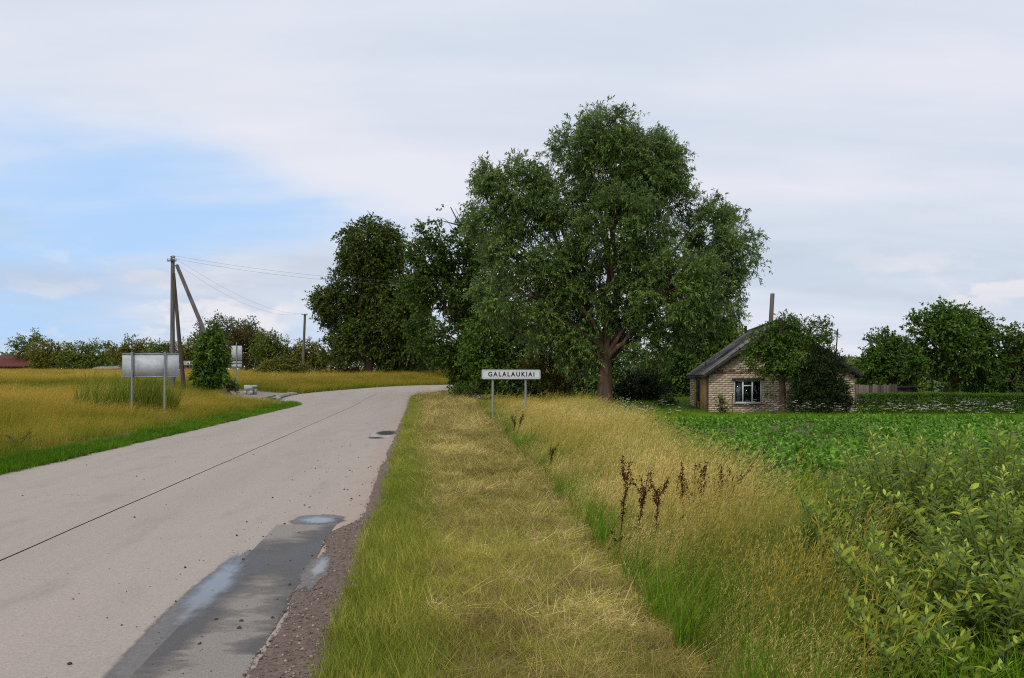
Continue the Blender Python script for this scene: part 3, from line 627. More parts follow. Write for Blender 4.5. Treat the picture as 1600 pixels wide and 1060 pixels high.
# --- white flowers
def umbel(seed, h=.55, R=.05):
    r = np.random.default_rng(seed); mb = MB()
    for k in range(3):
        x, y = r.normal(0, .07, 2); hh = h*r.uniform(.75, 1.15); tx, ty = x+r.normal(0, .05), y+r.normal(0, .05)
        mb.tube([(x, y, 0), ((x+tx)/2, (y+ty)/2, hh*.5), (tx, ty, hh)], .003, 3, 0, False)
        for q in range(9):
            a = r.uniform(0, 6.28); d = R*math.sqrt(r.random()); px, py = tx+d*math.cos(a), ty+d*math.sin(a); s = R*.36
            mb.add([(px-s, py, hh+.01*r.random()), (px, py-s, hh+.012), (px+s, py, hh+.01*r.random()), (px, py+s, hh+.012)], [[0, 1, 2, 3]], r.random(), 1)
    return mb.mesh('umbel', [M['lush'], M['petal']])
Gfl = source_set('flower_umbel', [umbel(230+i) for i in range(4)])
P = np.concatenate([sample([(26.5, 36, 3.0)], lambda Y: 3.6, lambda Y: .68*Y, 24), sample([(36, 44, 1.6)], lambda Y: 2, lambda Y: 8.5, 25), sample([(16, 27, 1.5)], lambda Y: grassR(Y)-.7, lambda Y: grassR(Y)+.7, 26), sample([(40, 50, 1.2)], lambda Y: -3, lambda Y: 3, 27)])
nn = fbm(P[:, 0], P[:, 1], 2.4, 67); k = np.random.default_rng(28).random(len(P)) < sm(.35, .65, nn)*1.2
k &= ~((P[:, 0] > 8.6) & (P[:, 0] < 15.6) & (P[:, 1] > 35.2))
finish('white_flowers', P, Gfl, 4, 29, (.7, 1.2), tint=np.zeros(len(P)), keep=k, label='white umbel flowers dotted through the meadow')
# --- potato patch: soil ridges and plants
def potato_patch():
    th = math.radians(-38); cx, sx = math.cos(th), math.sin(th)        # the rows run away to the left
    xs = np.arange(2.2, 30, .16); ys = np.arange(10.2, 27.8, .16); gx, gy = np.meshgrid(xs, ys)
    wv = gx*cx-gy*sx; z = ground(gx, gy)+.05+.07*np.cos(wv/.72*2*math.pi)
    edge = patch_area(gx, gy); z = np.where(edge, z, z-.22)
    n, m_ = gx.shape; i = np.arange(n-1)[:, None]*m_+np.arange(m_-1)[None]
    mb = MB(); mb.add(np.stack([gx, gy, z], -1).reshape(-1, 3), np.stack([i, i+1, i+m_+1, i+m_], -1).reshape(-1, 4))
    tag(mb.build('soil_ridges', M['soil'], smooth=True), kind='structure')
    def plant(seed):
        r = np.random.default_rng(seed); mb = MB(); n = 70
        d = unit(np.stack([r.normal(0, 1, n), r.normal(0, 1, n), np.abs(r.normal(.5, .6, n))], -1)); p = d*np.array([.19, .19, .26])*r.uniform(.45, 1, (n, 1))
        di = unit(d*np.array([1, 1, .15])+r.normal(0, .4, (n, 3))); nr = unit(np.array([0, 0, 1.])+r.normal(0, .35, (n, 3))); quad_leaves(mb, p, di, nr, r.uniform(.06, .10, n), r.uniform(.04, .06, n), r.uniform(0, .9, n))
        return mb.mesh('potato_plant', M['potato'])
    col = source_set('potato_plant', [plant(300+i) for i in range(4)])
    r = np.random.default_rng(31); pts = []
    for w in np.arange(-40, 60, .72):
        for s in np.arange(-60, 60, .21):
            s2 = s+r.normal(0, .05); x = w*cx+s2*sx; Y = -w*sx+s2*cx
            if 10.6 < Y < 27.3 and x < .64*Y+4: pts.append((x, Y, 0))
    P = np.array(pts); nn = fbm(P[:, 0], P[:, 1], 1.4, 71)
    finish('potato_foliage', P, col, 4, 33, (.85, 1.6), tint=-.2+.55*(nn-.3), keep=patch_area(P[:, 0], P[:, 1]) & (r.random(len(P)) < np.where((P[:, 1] > 20) & (P[:, 0] < 9.5), np.clip(2.2*nn-.2, 0, .92), np.clip(.6+1.4*nn, 0, .98))), label='leafy green potato plants growing in rows', tilt=.15)
def quad_leaves(mb, p, d, nrm, L, W, v, droop=0.0):
    """one pointed four-cornered leaf per row"""
    L = np.asarray(L)[:, None]; W = np.asarray(W)[:, None]
    s = unit(np.cross(d, nrm)); up = unit(np.cross(s, d))
    m1 = p+d*L*.45+up*L*.06
    tip = p+d*L; tip[:, 2] -= droop*L[:, 0]
    V = np.stack([p, m1+s*W/2, tip, m1-s*W/2], 1).reshape(-1, 3); j = np.arange(len(p))*4
    mb.add(V, np.stack([j, j+1, j+2, j+3], -1), np.repeat(np.clip(v, 0, 1), 4))
potato_patch()

# --- left strip and field
P = sample([(10, 18, 260), (18, 30, 150), (30, 48, 80)], lambda Y: roadL(Y)-.38-.45*fbm(Y, 6, 2, 77), lambda Y: roadL(Y)+.03, 41)
nn = fbm(P[:, 0], P[:, 1], 1.0, 73)
Gstrip = source_set('strip_tuft', [blades(20, .12, .07, .006, .6, 240+i, 2, vlo=.1, vhi=.75, matname='lush') for i in range(4)])
finish('kerbside_grass', P, Gstrip, 4, 42, (.6, 1.3), tint=-.2+.5*(nn-.3), wfac=dist_w(P[:, 1], 10, .6), label='short bright green grass strip along the left edge of the road')
Gfield = source_set('field_tuft', [blades(18, .72, .16, .0075, .3, 260+i, 3, lean=(.18, 0), vlo=0, vhi=1.0, head=4, matname='fieldgrass') for i in range(5)])
def fieldR(Y): return roadL(Y)-1.2-(2.6*sm(45, 49, Y)*(1-sm(64, 66, Y)) if True else 0)
P = sample([(9, 20, 26), (20, 34, 26), (34, 55, 15), (55, 90, 6), (90, 150, 2.4)], lambda Y: -.69*Y-3, fieldR, 43)
n5 = fbm(P[:, 0], P[:, 1], 6, 75); lf = roadL(P[:, 1])-P[:, 0]
greenband = np.exp(-((P[:, 1]-62-14*(n5-.5))/9)**2)*(P[:, 0] < X(345, P[:, 1]))
n6 = fbm(P[:, 0], P[:, 1], 1.6, 83); tint = -.13+.9*(n5-.4)+.8*(n6-.45)-.55*greenband-.18*(1-sm(1, 4, lf))+.12*sm(75, 90, P[:, 1])
hm = (.42+.40*sm(1.5, 9, lf))*(1-.35*greenband)*(.55+.9*n6)
mown = (P[:, 1] > 46) & (P[:, 1] < 66) & (P[:, 0] > X(345, P[:, 1]))
pave = (P[:, 1] > 51) & (P[:, 1] < 65) & (lf < 8)
upright('field_grass', P, Gfield, 5, 44, (.7, 1.15), tint, dist_w(P[:, 1], 20, .65), np.where(mown, .16, hm), 'tall orange and yellow grass of the left field', keep=~pave)
Gfg = source_set('field_green_tuft', [blades(20, .36, .18, .010, .5, 280+i, 3, vlo=0, vhi=.8, matname='lush') for i in range(3)])
P = sample([(9, 20, 7), (20, 34, 7), (34, 55, 5), (55, 90, 4)], lambda Y: -.69*Y-3, lambda Y: roadL(Y)-1.0, 45)
n5 = fbm(P[:, 0], P[:, 1], 3, 79); lf = roadL(P[:, 1])-P[:, 0]
gb = np.exp(-((P[:, 1]-62)/10)**2)*(P[:, 0] < X(345, P[:, 1]))
pave = (P[:, 1] > 51) & (P[:, 1] < 65) & (lf < 8)
finish('green_field_grass', P, Gfg, 3, 46, (.6, 1.1), tint=-.1+.5*(n5-.4), wfac=dist_w(P[:, 1], 20, .65), keep=(~pave) & (np.random.default_rng(47).random(len(P)) < np.clip(.95*gb+.25*(lf < 1.2)+.75*sm(.5, .7, n5), 0, 1)), label='greener grass mixed into the left field')
# far verges beyond the layby
P = sample([(60, 78, 14), (78, 110, 7)], lambda Y: roadL(Y)-9, lambda Y: roadL(Y)-.3, 48); n5 = fbm(P[:, 0], P[:, 1], 4, 81)
upright('roadside_grass', P, Gfield, 5, 49, (.6, 1.0), -.25+.6*(n5-.4), dist_w(P[:, 1], 20, .65), .5+.5*n5, 'rough grass on the far left roadside beyond the layby', keep=~((P[:, 1] < 64) & (roadL(P[:, 1])-P[:, 0] < 7)))
# cut hay lying before the layby
P = sample([(46, 54, 30)], lambda Y: X(345, Y), lambda Y: roadL(Y)-1.0, 50); n5 = fbm(P[:, 0], P[:, 1], 1.2, 82)
finish('cut_hay', P, Gstraw, 5, 52, (.5, 1.0), tint=-.05+.4*(n5-.4), wfac=np.full(len(P), 2.6), label='cut hay lying in front of the layby', tilt=.3)
# --- gravel
def pebble(seed):
    r = np.random.default_rng(seed); mb = MB(); a = (1+5**.5)/2
    v = unit(np.array([[-1, a, 0], [1, a, 0], [-1, -a, 0], [1, -a, 0], [0, -1, a], [0, 1, a], [0, -1, -a], [0, 1, -a], [a, 0, -1], [a, 0, 1], [-a, 0, -1], [-a, 0, 1]], float))
    f = [[0,11,5],[0,5,1],[0,1,7],[0,7,10],[0,10,11],[1,5,9],[5,11,4],[11,10,2],[10,7,6],[7,1,8],[3,9,4],[3,4,2],[3,2,6],[3,6,8],[3,8,9],[4,9,5],[2,4,11],[6,2,10],[8,6,7],[9,8,1]]
    v = v*r.uniform(.6, 1.2, (12, 1))*np.array([1, .8, .55]); mb.add(v, f, r.random()); return mb
Gpeb = source_set('pebble', [pebble(i).mesh('pebble', M['pebble']) for i in range(6)])
Gdark = source_set('dark_crumb', [pebble(i+9).mesh('dark_crumb', M['grit']) for i in range(3)])
def stones(name, P, col, n_src, seed, smin, smax, dz, label):
    r = np.random.default_rng(seed); n = len(P); s = smin+(smax-smin)*r.random(n)**3
    P = P.copy(); P[:, 2] = road_z(P[:, 1])+dz+s*.2
    scatter(name, P, r.uniform(0, 6.28, (n, 3))*np.array([.1, .1, 1]), np.repeat(s[:, None], 3, 1), r.integers(0, n_src, n), np.zeros(n), col, label)
P = sample([(3, 6, 1500), (6, 9.5, 900), (9.5, 16, 260), (16, 40, 60)], lambda Y: roadR(Y)-sw(Y)-.04, lambda Y: roadR(Y)+.06, 55)
stones('gravel', P, Gpeb, 6, 56, .004, .017, .014, 'brown gravel along the right edge of the road')
P = np.concatenate([sample([(4, 9, 14), (9, 16, 7), (16, 30, 2.2)], lambda Y: roadR(Y)-1.5, lambda Y: roadR(Y)-.15, 57), sample([(4, 12, 1.0), (12, 30, .5)], roadL, roadR, 58)])
stones('road_grit', P, Gdark, 3, 59, .006, .02, .008, 'dark crumbs lying scattered on the road')

# ------------------------------------------------------------------ trees
def bez(a, b, c, n=7):
    t = np.linspace(0, 1, n)[:, None]; a, b, c = map(np.asarray, (a, b, c)); return (1-t)**2*a+2*t*(1-t)*b+t*t*c
def tree(name, label, cat, x, Y, blobs, mat, bark='bark', clumps=300, shoots=6, per=9, slen=.6, leaf=(.12, .05), trunk=.3, fork=2.0, droop=.3, up=.35, seed=1,
         group=None, trunks=None, inner=.35, lean=0.0, cs=.28, hole=.0, wob=1.0, tuft=.5):
    """a root Empty with trunk (limbs and twigs) and crown; blobs are (dx, dy, z, rx, ry, rz) lobes of the crown above the base"""
    r = np.random.default_rng(seed); z0 = gz(x, Y)-.08
    t = thing(name, label, cat, (x, Y, z0), 0, group)
    wood = MB(); B = np.array(blobs, float)
    tp = trunks or [(0, 0)]
    forks = []
    for (tx, ty) in tp:
        top = np.array([tx+lean*fork, ty, fork]); pts = np.array([[tx, ty, -.15], [tx, ty, .12], [tx+r.normal(0, .04)*wob+lean*fork*.4, ty, fork*.5], top])
        wood.tube(pts, [trunk*1.55, trunk*1.12, trunk, trunk*.88], 10, 0); forks.append(top)
    limbs = []
    for b in B:
        f = min(forks, key=lambda q: abs(q[0]-b[0])); c = b[:3]; d = c-f
        mid = f+d*np.array([.30, .30, .62])+r.normal(0, .12, 3)*np.linalg.norm(d)*.5
        if c[2] < f[2]+.3: mid = f+d*.5+np.array([0, 0, abs(d[0])*.15])
        path = bez(f-np.array([0, 0, .15]), mid, c+np.array([0, 0, b[5]*.35]), 8); path[1:-1] += r.normal(0, .025*np.linalg.norm(d), (6, 3))
        R = trunk*.62*min(1, .35+.5*np.linalg.norm(b[3:])/max(np.linalg.norm(B[:, 3:], axis=1).max(), .1)); wood.tube(path, np.linspace(R, max(.02, R*.18), 8), 7, 0)
        limbs.append(path)
        for q in range(4):                                         # secondary branches
            s0 = path[r.integers(3, 7)]; e = c+unit(r.normal(0, 1, 3))*b[3:]*.75; pm = (s0+e)/2+r.normal(0, .1, 3)*np.linalg.norm(e-s0)
            pp = bez(s0, pm, e, 5); wood.tube(pp, np.linspace(R*.38, .012, 5), 5, 0); limbs.append(pp)
    LP = np.concatenate(limbs)
    vol = (B[:, 3]*B[:, 4]*B[:, 5])**(2/3); n_b = np.maximum((clumps*vol/vol.sum()).astype(int), 4)
    cen, out, tone = [], [], []
    for b, n in zip(B, n_b):
        u = unit(r.normal(0, 1, (n, 3))); rad = (inner**3+(1-inner**3)*r.random(n))**(1/3)
        c = b[:3]+u*b[3:]*rad[:, None]*(1+.10*np.clip(r.normal(0, 1, (n, 1)), -2, 1.1))
        cen.append(c); out.append(u); tone.append(np.full(n, r.normal(0, .05)))
    c = np.concatenate(cen); u = np.concatenate(out); tn = np.concatenate(tone)
    if hole:                                                       # thin places where the sky shows through
        h = fbm(c[:, 0]+31*seed, c[:, 2]+.6*c[:, 1], cs*7, seed); k = h > np.quantile(h, hole); c, u, tn = c[k], u[k], tn[k]
    k = c[:, 2] > .25; c, u, tn = c[k], u[k], tn[k]; n = len(c)
    # twigs
    for i in range(0, n, 2 if n > 500 else 1):
        j = np.argmin(((LP-c[i])**2).sum(1)); p0 = LP[j]
        wood.tube([p0, (p0+c[i])/2+r.normal(0, .06, 3), c[i]], [.022, .014, .007], 3, 0, False)
    wood.build('trunk', M[bark], t, smooth=True)
    # shoots and leaves
    S = n*shoots; ci = np.repeat(np.arange(n), shoots)
    d = unit(u[ci]*.75+r.normal(0, .75, (S, 3))+np.array([0, 0, up])); ln = slen*r.uniform(.5, 1.25, S)
    base = c[ci]+r.normal(0, cs*tuft, (S, 3))
    K = S*per; si = np.repeat(np.arange(S), per); tt = r.uniform(.05, 1, K)
    p = base[si]+d[si]*(ln[si]*tt)[:, None]; p[:, 2] -= droop*ln[si]*tt**2
    tg = d[si].copy(); tg[:, 2] -= 2*droop*tt; tg = unit(tg)
    di = unit(tg*.7+r.normal(0, .55, (K, 3))+np.array([0, 0, -.18-.3*droop])); nr = unit(np.array([0, 0, .8])+u[ci][si]*.5+r.normal(0, .5, (K, 3)))
    ctone = r.normal(0, .10, n)+tn; v = .40+ctone[ci][si]+.11*r.normal(0, 1, K)+.30*(tt-.5)  # tone rises towards shoot tips: highlights of lit sprays painted into leaf colour
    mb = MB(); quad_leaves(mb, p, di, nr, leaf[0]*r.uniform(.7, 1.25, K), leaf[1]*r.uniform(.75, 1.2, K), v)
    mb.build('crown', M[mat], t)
    return t
def lobes(Y, x0, z0, items, sq=.9, depth=.85, seed=0, spread=.5):
    """crown lobes given by where the photograph shows them, turned into metres at the tree's distance"""
    r = np.random.default_rng(seed+400); k = Y/F
    return [((px-800)*k-x0, r.uniform(-1, 1)*spread*rr*k, EYE-(py-HY)*k-z0, rr*k, rr*k*depth, rr*k*sq) for px, py, rr in items]

# the big willow beside the ditch
Yw = 40.0; xw = X(945, Yw); zw = gz(xw, Yw)
W = [(985, 250, 88), (905, 218, 48), (945, 205, 50), (1035, 235, 55), (1055, 300, 50), (800, 285, 66), (765, 265, 36), (745, 330, 28), (860, 300, 55), (960, 345, 80), (1060, 385, 75), (1125, 345, 58), (1150, 385, 42),
     (1125, 430, 52), (1050, 455, 78), (950, 455, 75), (870, 420, 65), (796, 388, 54), (775, 455, 42), (838, 490, 58), (1085, 505, 42), (905, 540, 45), (1005, 530, 40), (1128, 475, 30)]
tree('willow_tree', 'tallest round willow with thick forked reddish trunk beside the ditch', 'tree', xw, Yw, lobes(Yw, xw, zw, [(945+(a-945)*.965, 560+(b-560)*.955, c*.90) for a, b, c in W], .92, .9, 1, .8), 'willow', 'bark_red', clumps=3000, shoots=8, per=12, slen=.62, leaf=(.205, .056), trunk=.37, fork=2.6, droop=.35, up=.45, seed=11, inner=.5, cs=.3, hole=.10)

# dark maple left of the willow, beside the road
Ym = 62.0; xm = X(743, Ym); zm = gz(xm, Ym)
Mp = [(705, 335, 34), (680, 360, 30), (735, 370, 38), (670, 410, 34), (715, 420, 36), (660, 455, 28), (690, 480, 40), (745, 480, 42), (700, 535, 42), (755, 545, 45), (665, 520, 30), (735, 580, 32), (770, 430, 40), (645, 395, 14), (765, 600, 30)]
tree('maple_tree', 'dark open maple between the round chestnut and the tall willow', 'tree', xm, Ym, lobes(Ym, xm, zm, Mp, .85, .9, 2, .8), 'maple', 'bark_red', clumps=1450, shoots=7, per=11, slen=.7, leaf=(.19, .135), trunk=.42, fork=3.2, droop=.25, seed=12, hole=.27, inner=.45, cs=.45)
# chestnuts past the crest, left side of the road
Yc = 105.0; xc = X(575, Yc); zc = gz(xc, Yc)
Ch = [(580, 385, 45), (555, 395, 30), (605, 385, 30), (560, 440, 48), (610, 450, 48), (515, 470, 26), (535, 490, 42), (590, 510, 55), (640, 500, 40), (555, 530, 33), (612, 545, 32), (645, 545, 32), (640, 455, 26), (505, 460, 12)]
tree('chestnut_tree', 'dense round chestnut beside the road where it meets the horizon', 'tree', xc, Yc, lobes(Yc, xc, zc, Ch, .95, .9, 3, .6), 'chestnut', 'bark', clumps=2300, shoots=7, per=11, slen=.9, leaf=(.26, .18), trunk=.55, fork=3.2, droop=.3, seed=13, trunks=[(0, 0)], inner=.55, cs=.6)
Yd = 112.0; xd = X(640, Yd)
tree('chestnut_tree', 'smaller dark chestnut tucked behind the dense round one', 'tree', xd, Yd, lobes(Yd, xd, gz(xd, Yd), [(625, 480, 40), (650, 520, 40), (615, 545, 36), (660, 555, 32), (640, 575, 26)], .95, .9, 4, .6), 'chestnut', 'bark', clumps=330, shoots=6, per=9, slen=1.0, leaf=(.34, .22), trunk=.4, fork=2.6, seed=14, cs=.6)

BACK = 'broadleaf trees standing behind the willow'
for (nm, lb, px, Y, it, mt, cl, tk, lf, g) in [
    ('linden_tree', 'broad green linden right behind the town name sign', 800, 52, [(790, 500, 45), (760, 520, 38), (825, 510, 40), (790, 560, 42), (750, 565, 30), (835, 565, 34), (800, 600, 30)], 'green', 480, .2, (.17, .13), None),
    ('plum_tree', 'brownish leaved plum behind the right half of the town name sign', 868, 46, [(850, 540, 30), (880, 520, 34), (840, 575, 26), (890, 575, 30), (870, 600, 20)], 'brownish', 260, .10, (.12, .07), None),
    ('ash_tree', 'slender ash directly behind the trunk of the willow', 915, 58, [(905, 540, 40), (935, 575, 36), (890, 580, 30), (960, 545, 36)], 'green', 300, .16, (.2, .12), None),
    ('lilac_bush', 'dark lilac bush low behind the willow trunk on its right', 1000, 50, [(990, 605, 26), (1012, 600, 24), (975, 618, 18), (1030, 615, 20)], 'spruce', 300, .05, (.13, .08), None),
    ('birch_tree', 'light green birch seen through the gap right of the willow trunk', 1035, 66, [(1030, 560, 30), (1050, 580, 28), (1020, 590, 26), (1060, 560, 24)], 'apple', 280, .12, (.17, .11), None),
    ('maple_tree', 'green maple crowding against the left end of the house', 1085, 56, [(1085, 560, 34), (1115, 535, 32), (1065, 590, 26), (1100, 595, 28), (1130, 520, 20), (1075, 540, 24)], 'green', 420, .18, (.19, .14), None),
    ('alder_tree', 'rounded alder rising just left of the house ridge', 1135, 62, [(1130, 530, 24), (1150, 525, 16), (1120, 550, 26), (1145, 550, 20)], 'apple', 200, .14, (.18, .13), None),
    ('oak_tree', 'deep green oak filling the gap beyond the end of the road', 690, 128, [(680, 575, 26), (700, 565, 24), (660, 580, 22), (645, 578, 20), (715, 582, 22)], 'green', 300, .3, (.34, .24), None),
    ('elder_bush', 'spreading elder bush beyond the crest under the chestnuts', 640, 118, [(625, 588, 16), (645, 585, 16), (662, 588, 14), (608, 590, 12)], 'maple', 200, .1, (.3, .2), None),
    ('hazel_bush', 'leafy hazel bush closing the gap under the right half of the name sign', 838, 57, [(820, 610, 20), (850, 606, 22), (835, 596, 18), (872, 612, 18), (800, 616, 14)], 'green', 300, .05, (.16, .12), None),
    ('yew_bush', 'low round dark bush at the foot of the dark maple', 725, 54, [(722, 618, 15), (735, 620, 14), (712, 624, 11)], 'green', 220, .05, (.12, .07), None),
]:
    x = X(px, Y); z0 = gz(x, Y)
    it = list(it); L_ = lobes(Y, x, z0, it, .95, .9, px, .5); H = max(b[2] for b in L_)
    tree(nm, lb, 'bush' if 'bush' in nm else 'tree', x, Y, L_, mt, 'bark', clumps=cl, shoots=6, per=9, slen=.012*Y, leaf=lf, trunk=tk, fork=max(.3, H*.3), seed=px, cs=.006*Y, group=g)

# garden trees round the house
Ya = 34.2; xa = X(1222, Ya)
tree('cherry_tree', 'leafy cherry in front of the house gable hiding its peak', 'tree', xa, Ya, lobes(Ya, xa, gz(xa, Ya), [(1250, 520, 30), (1222, 508, 22), (1202, 525, 20), (1210, 535, 28), (1280, 515, 22), (1195, 560, 26), (1235, 560, 34), (1275, 550, 26), (1208, 572, 18), (1255, 585, 20), (1180, 545, 14), (1222, 612, 13)], .9, .8, 5, .5), 'green', 'bark', clumps=460, shoots=6, per=8, slen=.34, leaf=(.115, .055), trunk=.14, fork=1.6, droop=.4, seed=21, hole=.10, cs=.2)
Ys = 33.2; xs_ = X(1282, Ys)
sb = [(1282, 555, 15), (1280, 575, 24), (1300, 560, 16), (1270, 600, 30), (1298, 595, 30), (1262, 625, 26), (1290, 628, 34), (1314, 622, 20)]
tree('juniper_bush', 'dark dense conical conifer in front of the right side of the house', 'bush', xs_, Ys, lobes(Ys, xs_, gz(xs_, Ys), sb, 1.15, .8, 6, .3), 'spruce', 'bark', clumps=1000, shoots=7, per=9, slen=.24, leaf=(.075, .03), trunk=.09, fork=.6, droop=.15, up=.6, seed=22, inner=.55, cs=.14)
Yb = 42.0; xb = X(1478, Yb)
tree('apple_tree', 'large spreading apple tree with leaning trunk behind the clipped hedge', 'tree', xb, Yb, lobes(Yb, xb, gz(xb, Yb), [(1475, 510, 36), (1440, 505, 22), (1520, 515, 40), (1555, 530, 36), (1450, 545, 34), (1500, 555, 42), (1550, 570, 36), (1480, 590, 22), (1585, 550, 30), (1430, 560, 22), (1535, 600, 24), (1480, 482, 14)], .85, .85, 7, .5), 'green', 'bark', clumps=820, shoots=6, per=9, slen=.42, leaf=(.15, .09), trunk=.22, fork=1.4, droop=.3, seed=23, hole=.08, cs=.28, lean=.12)
Yb2 = 46.0; xb2 = X(1385, Yb2)
tree('pear_tree', 'smaller rounded pear tree between the conifer and the spreading apple', 'tree', xb2, Yb2, lobes(Yb2, xb2, gz(xb2, Yb2), [(1385, 540, 26), (1372, 560, 26), (1405, 555, 28), (1360, 585, 22), (1395, 585, 28), (1420, 580, 20), (1350, 600, 14)], .95, .85, 8, .5), 'green', 'bark', clumps=420, shoots=6, per=9, slen=.4, leaf=(.15, .09), trunk=.14, fork=1.2, seed=24, cs=.26)
Yb3 = 40.0; xb3 = X(1600, Yb3)
tree('apple_tree', 'dark apple tree cut by the right edge behind the clipped hedge', 'tree', xb3, Yb3, lobes(Yb3, xb3, gz(xb3, Yb3), [(1590, 580, 34), (1610, 540, 34), (1570, 605, 24), (1630, 580, 36), (1605, 610, 24)], .9, .85, 9, .5), 'maple', 'bark', clumps=340, shoots=6, per=9, slen=.4, leaf=(.14, .085), trunk=.15, fork=1.0, seed=25, cs=.26)
Yb4 = 60.0; xb4 = X(1350, Yb4)
tree('maple_tree', 'distant pale maple low between house end and pear tree', 'tree', xb4, Yb4, lobes(Yb4, xb4, gz(xb4, Yb4), [(1345, 580, 22), (1370, 580, 20), (1325, 590, 18), (1425, 590, 24)], .9, .85, 10, .5), 'apple', 'bark', clumps=200, shoots=6, per=8, slen=.6, leaf=(.2, .14), trunk=.14, fork=1.2, seed=26, cs=.4)

# orchard and wood edge on the left
ORCH = 'orchard trees and bushes along the far edge of the left field'
orch = [
 ('willow_bush', 'thin pale bush farthest left above the red brown roof', 40, 152, [(32, 535, 12), (52, 528, 12), (22, 540, 7), (45, 550, 16)], 'apple', 90),
 ('apple_tree', 'dark rounded apple tree beside the end of the red brown roof', 72, 145, [(65, 548, 20), (85, 552, 20), (58, 562, 16), (95, 565, 15)], 'olive', 230),
 ('apple_tree', 'wide low apple tree halfway between red brown roof and large sign back', 138, 142, [(125, 553, 21), (150, 550, 20), (170, 562, 16), (110, 563, 16), (140, 566, 18)], 'apple', 300),
 ('apple_tree', 'yellow green apple tree rising just above the left half of the large sign back', 206, 138, [(205, 543, 17), (222, 550, 17), (190, 553, 15), (208, 562, 18)], 'olive', 230),
 ('apple_tree', 'green apple tree left of the tall braced power pole', 250, 136, [(248, 548, 16), (264, 553, 16), (235, 556, 14), (252, 566, 18)], 'apple', 220),
 ('pear_tree', 'olive pear tree behind the braces of the tall power pole', 302, 132, [(300, 545, 18), (285, 553, 15), (318, 552, 18), (300, 565, 18)], 'olive', 230),
 ('poplar_tree', 'far bluish poplar rising highest behind the braced power pole', 345, 240, [(345, 508, 20), (322, 512, 16), (335, 525, 24), (362, 518, 18), (350, 545, 26), (310, 530, 14)], 'bluish', 240),
 ('poplar_tree', 'far bluish poplar to the right of the highest one', 392, 235, [(388, 508, 13), (396, 524, 16), (380, 528, 16), (405, 535, 14)], 'bluish', 150),
 ('plum_tree', 'brown leaved plum tree right behind the upright bus stop sign', 385, 125, [(380, 530, 20), (398, 538, 18), (366, 545, 16), (388, 556, 20)], 'brownish', 240),
 ('linden_tree', 'rounded bright green linden between bus stop sign and thin far pole', 425, 120, [(420, 530, 18), (436, 538, 16), (408, 546, 18), (430, 555, 20), (446, 560, 12)], 'apple', 260),
 ('hazel_bush', 'wide dark hazel bush left of the foot of the thin far pole', 440, 100, [(430, 575, 18), (452, 570, 18), (415, 582, 14), (464, 578, 14), (440, 585, 14)], 'olive', 260),
 ('apple_tree', 'dark apple tree just behind the thin far pole', 480, 122, [(478, 548, 18), (494, 552, 16), (464, 556, 15), (485, 568, 18), (505, 566, 14)], 'olive', 230),
 ('apple_tree', 'sparse light green apple tree next to the round chestnut', 528, 108, [(525, 530, 15), (543, 535, 14), (510, 540, 13), (530, 555, 16), (548, 556, 13), (512, 562, 13)], 'apple', 170),
 ('blackthorn_bush', 'dark low thorn bush under the sparse light green apple tree', 530, 110, [(520, 586, 11), (540, 584, 12), (556, 584, 10), (505, 588, 9)], 'brownish', 150),
]
for (nm, lb, px, Y, it, mt, cl) in orch:
    x = X(px, Y); L_ = lobes(Y, x, gz(x, Y), it, .9, .9, px, .5); H = max(b[2] for b in L_)
    tree(nm, lb, 'bush' if 'bush' in nm else 'tree', x, Y, L_, mt, 'bark', clumps=cl, shoots=6, per=8, slen=.0062*Y, leaf=(.0020*Y, .0013*Y), trunk=.0013*Y, fork=max(.3, H*.28), seed=px+3, cs=.0045*Y, group=ORCH, hole=.06)
Yp = 51.5; xp = X(330, Yp)
tree('aspen_tree', 'fresh green upright aspen hiding the lower end of the leaning pole brace', 'tree', xp, Yp, lobes(Yp, xp, gz(xp, Yp), [(333, 520, 11), (330, 540, 20), (335, 555, 17), (319, 560, 16), (331, 580, 20), (317, 585, 14), (343, 582, 11)], 1.05, .9, 17, .3), 'green', 'bark', clumps=330, shoots=6, per=9, slen=.4, leaf=(.13, .10), trunk=.09, fork=1.0, seed=41, cs=.25)
for i, (px, py, Y, rr, mt, lb) in enumerate([(322, 605, 54, 14, 'apple', 'grey green shrub in the grass left of the layby'), (352, 600, 56, 13, 'maple', 'dark small bush between aspen and bus stop sign'), (900, 628, 43, 17, 'green', 'low elder shrub at the left foot of the willow'), (862, 630, 42, 14, 'green', 'small elder shrub behind the right post of the town name sign'), (1042, 632, 42, 15, 'green', 'low flowering shrub left of the yellow house side'), (920, 636, 39, 12, 'green', 'small leafy shrub touching the willow trunk')]):
    x = X(px, Y); L_ = lobes(Y, x, gz(x, Y), [(px, py, rr), (px-rr*.8, py+4, rr*.7), (px+rr*.8, py+3, rr*.75)], .95, .9, i, .4)
    tree('garden_shrub', lb, 'shrub', x, Y, L_, mt, 'bark', clumps=130, shoots=6, per=8, slen=.2, leaf=(.10, .05), trunk=.03, fork=.25, seed=60+i, cs=.14)
def far_wood():
    """low wood far off that closes the horizon"""
    r = np.random.default_rng(90); mb = MB(); n = 46000
    a = r.uniform(-1.0, 1.0, n); R = 330+60*r.random(n); x = R*np.sin(a); Y = R*np.cos(a); top = 5.5+3.5*fbm(a*60, a*0, 6, 5)+1.6*vnoise(a*200, a*0, 2, 6)
    z = ground(x, Y)+top*r.random(n)**.6; p = np.stack([x, Y, z], -1)
    quad_leaves(mb, p, unit(r.normal(0, 1, (n, 3))), unit(r.normal(0, 1, (n, 3))+np.array([0, 0, .8])), r.uniform(1.0, 2.0, n), r.uniform(.7, 1.3, n), r.uniform(.1, .8, n))
    tag(mb.build('far_wood', M['bluish']), 'far low wood along the horizon', kind='stuff')
far_wood()
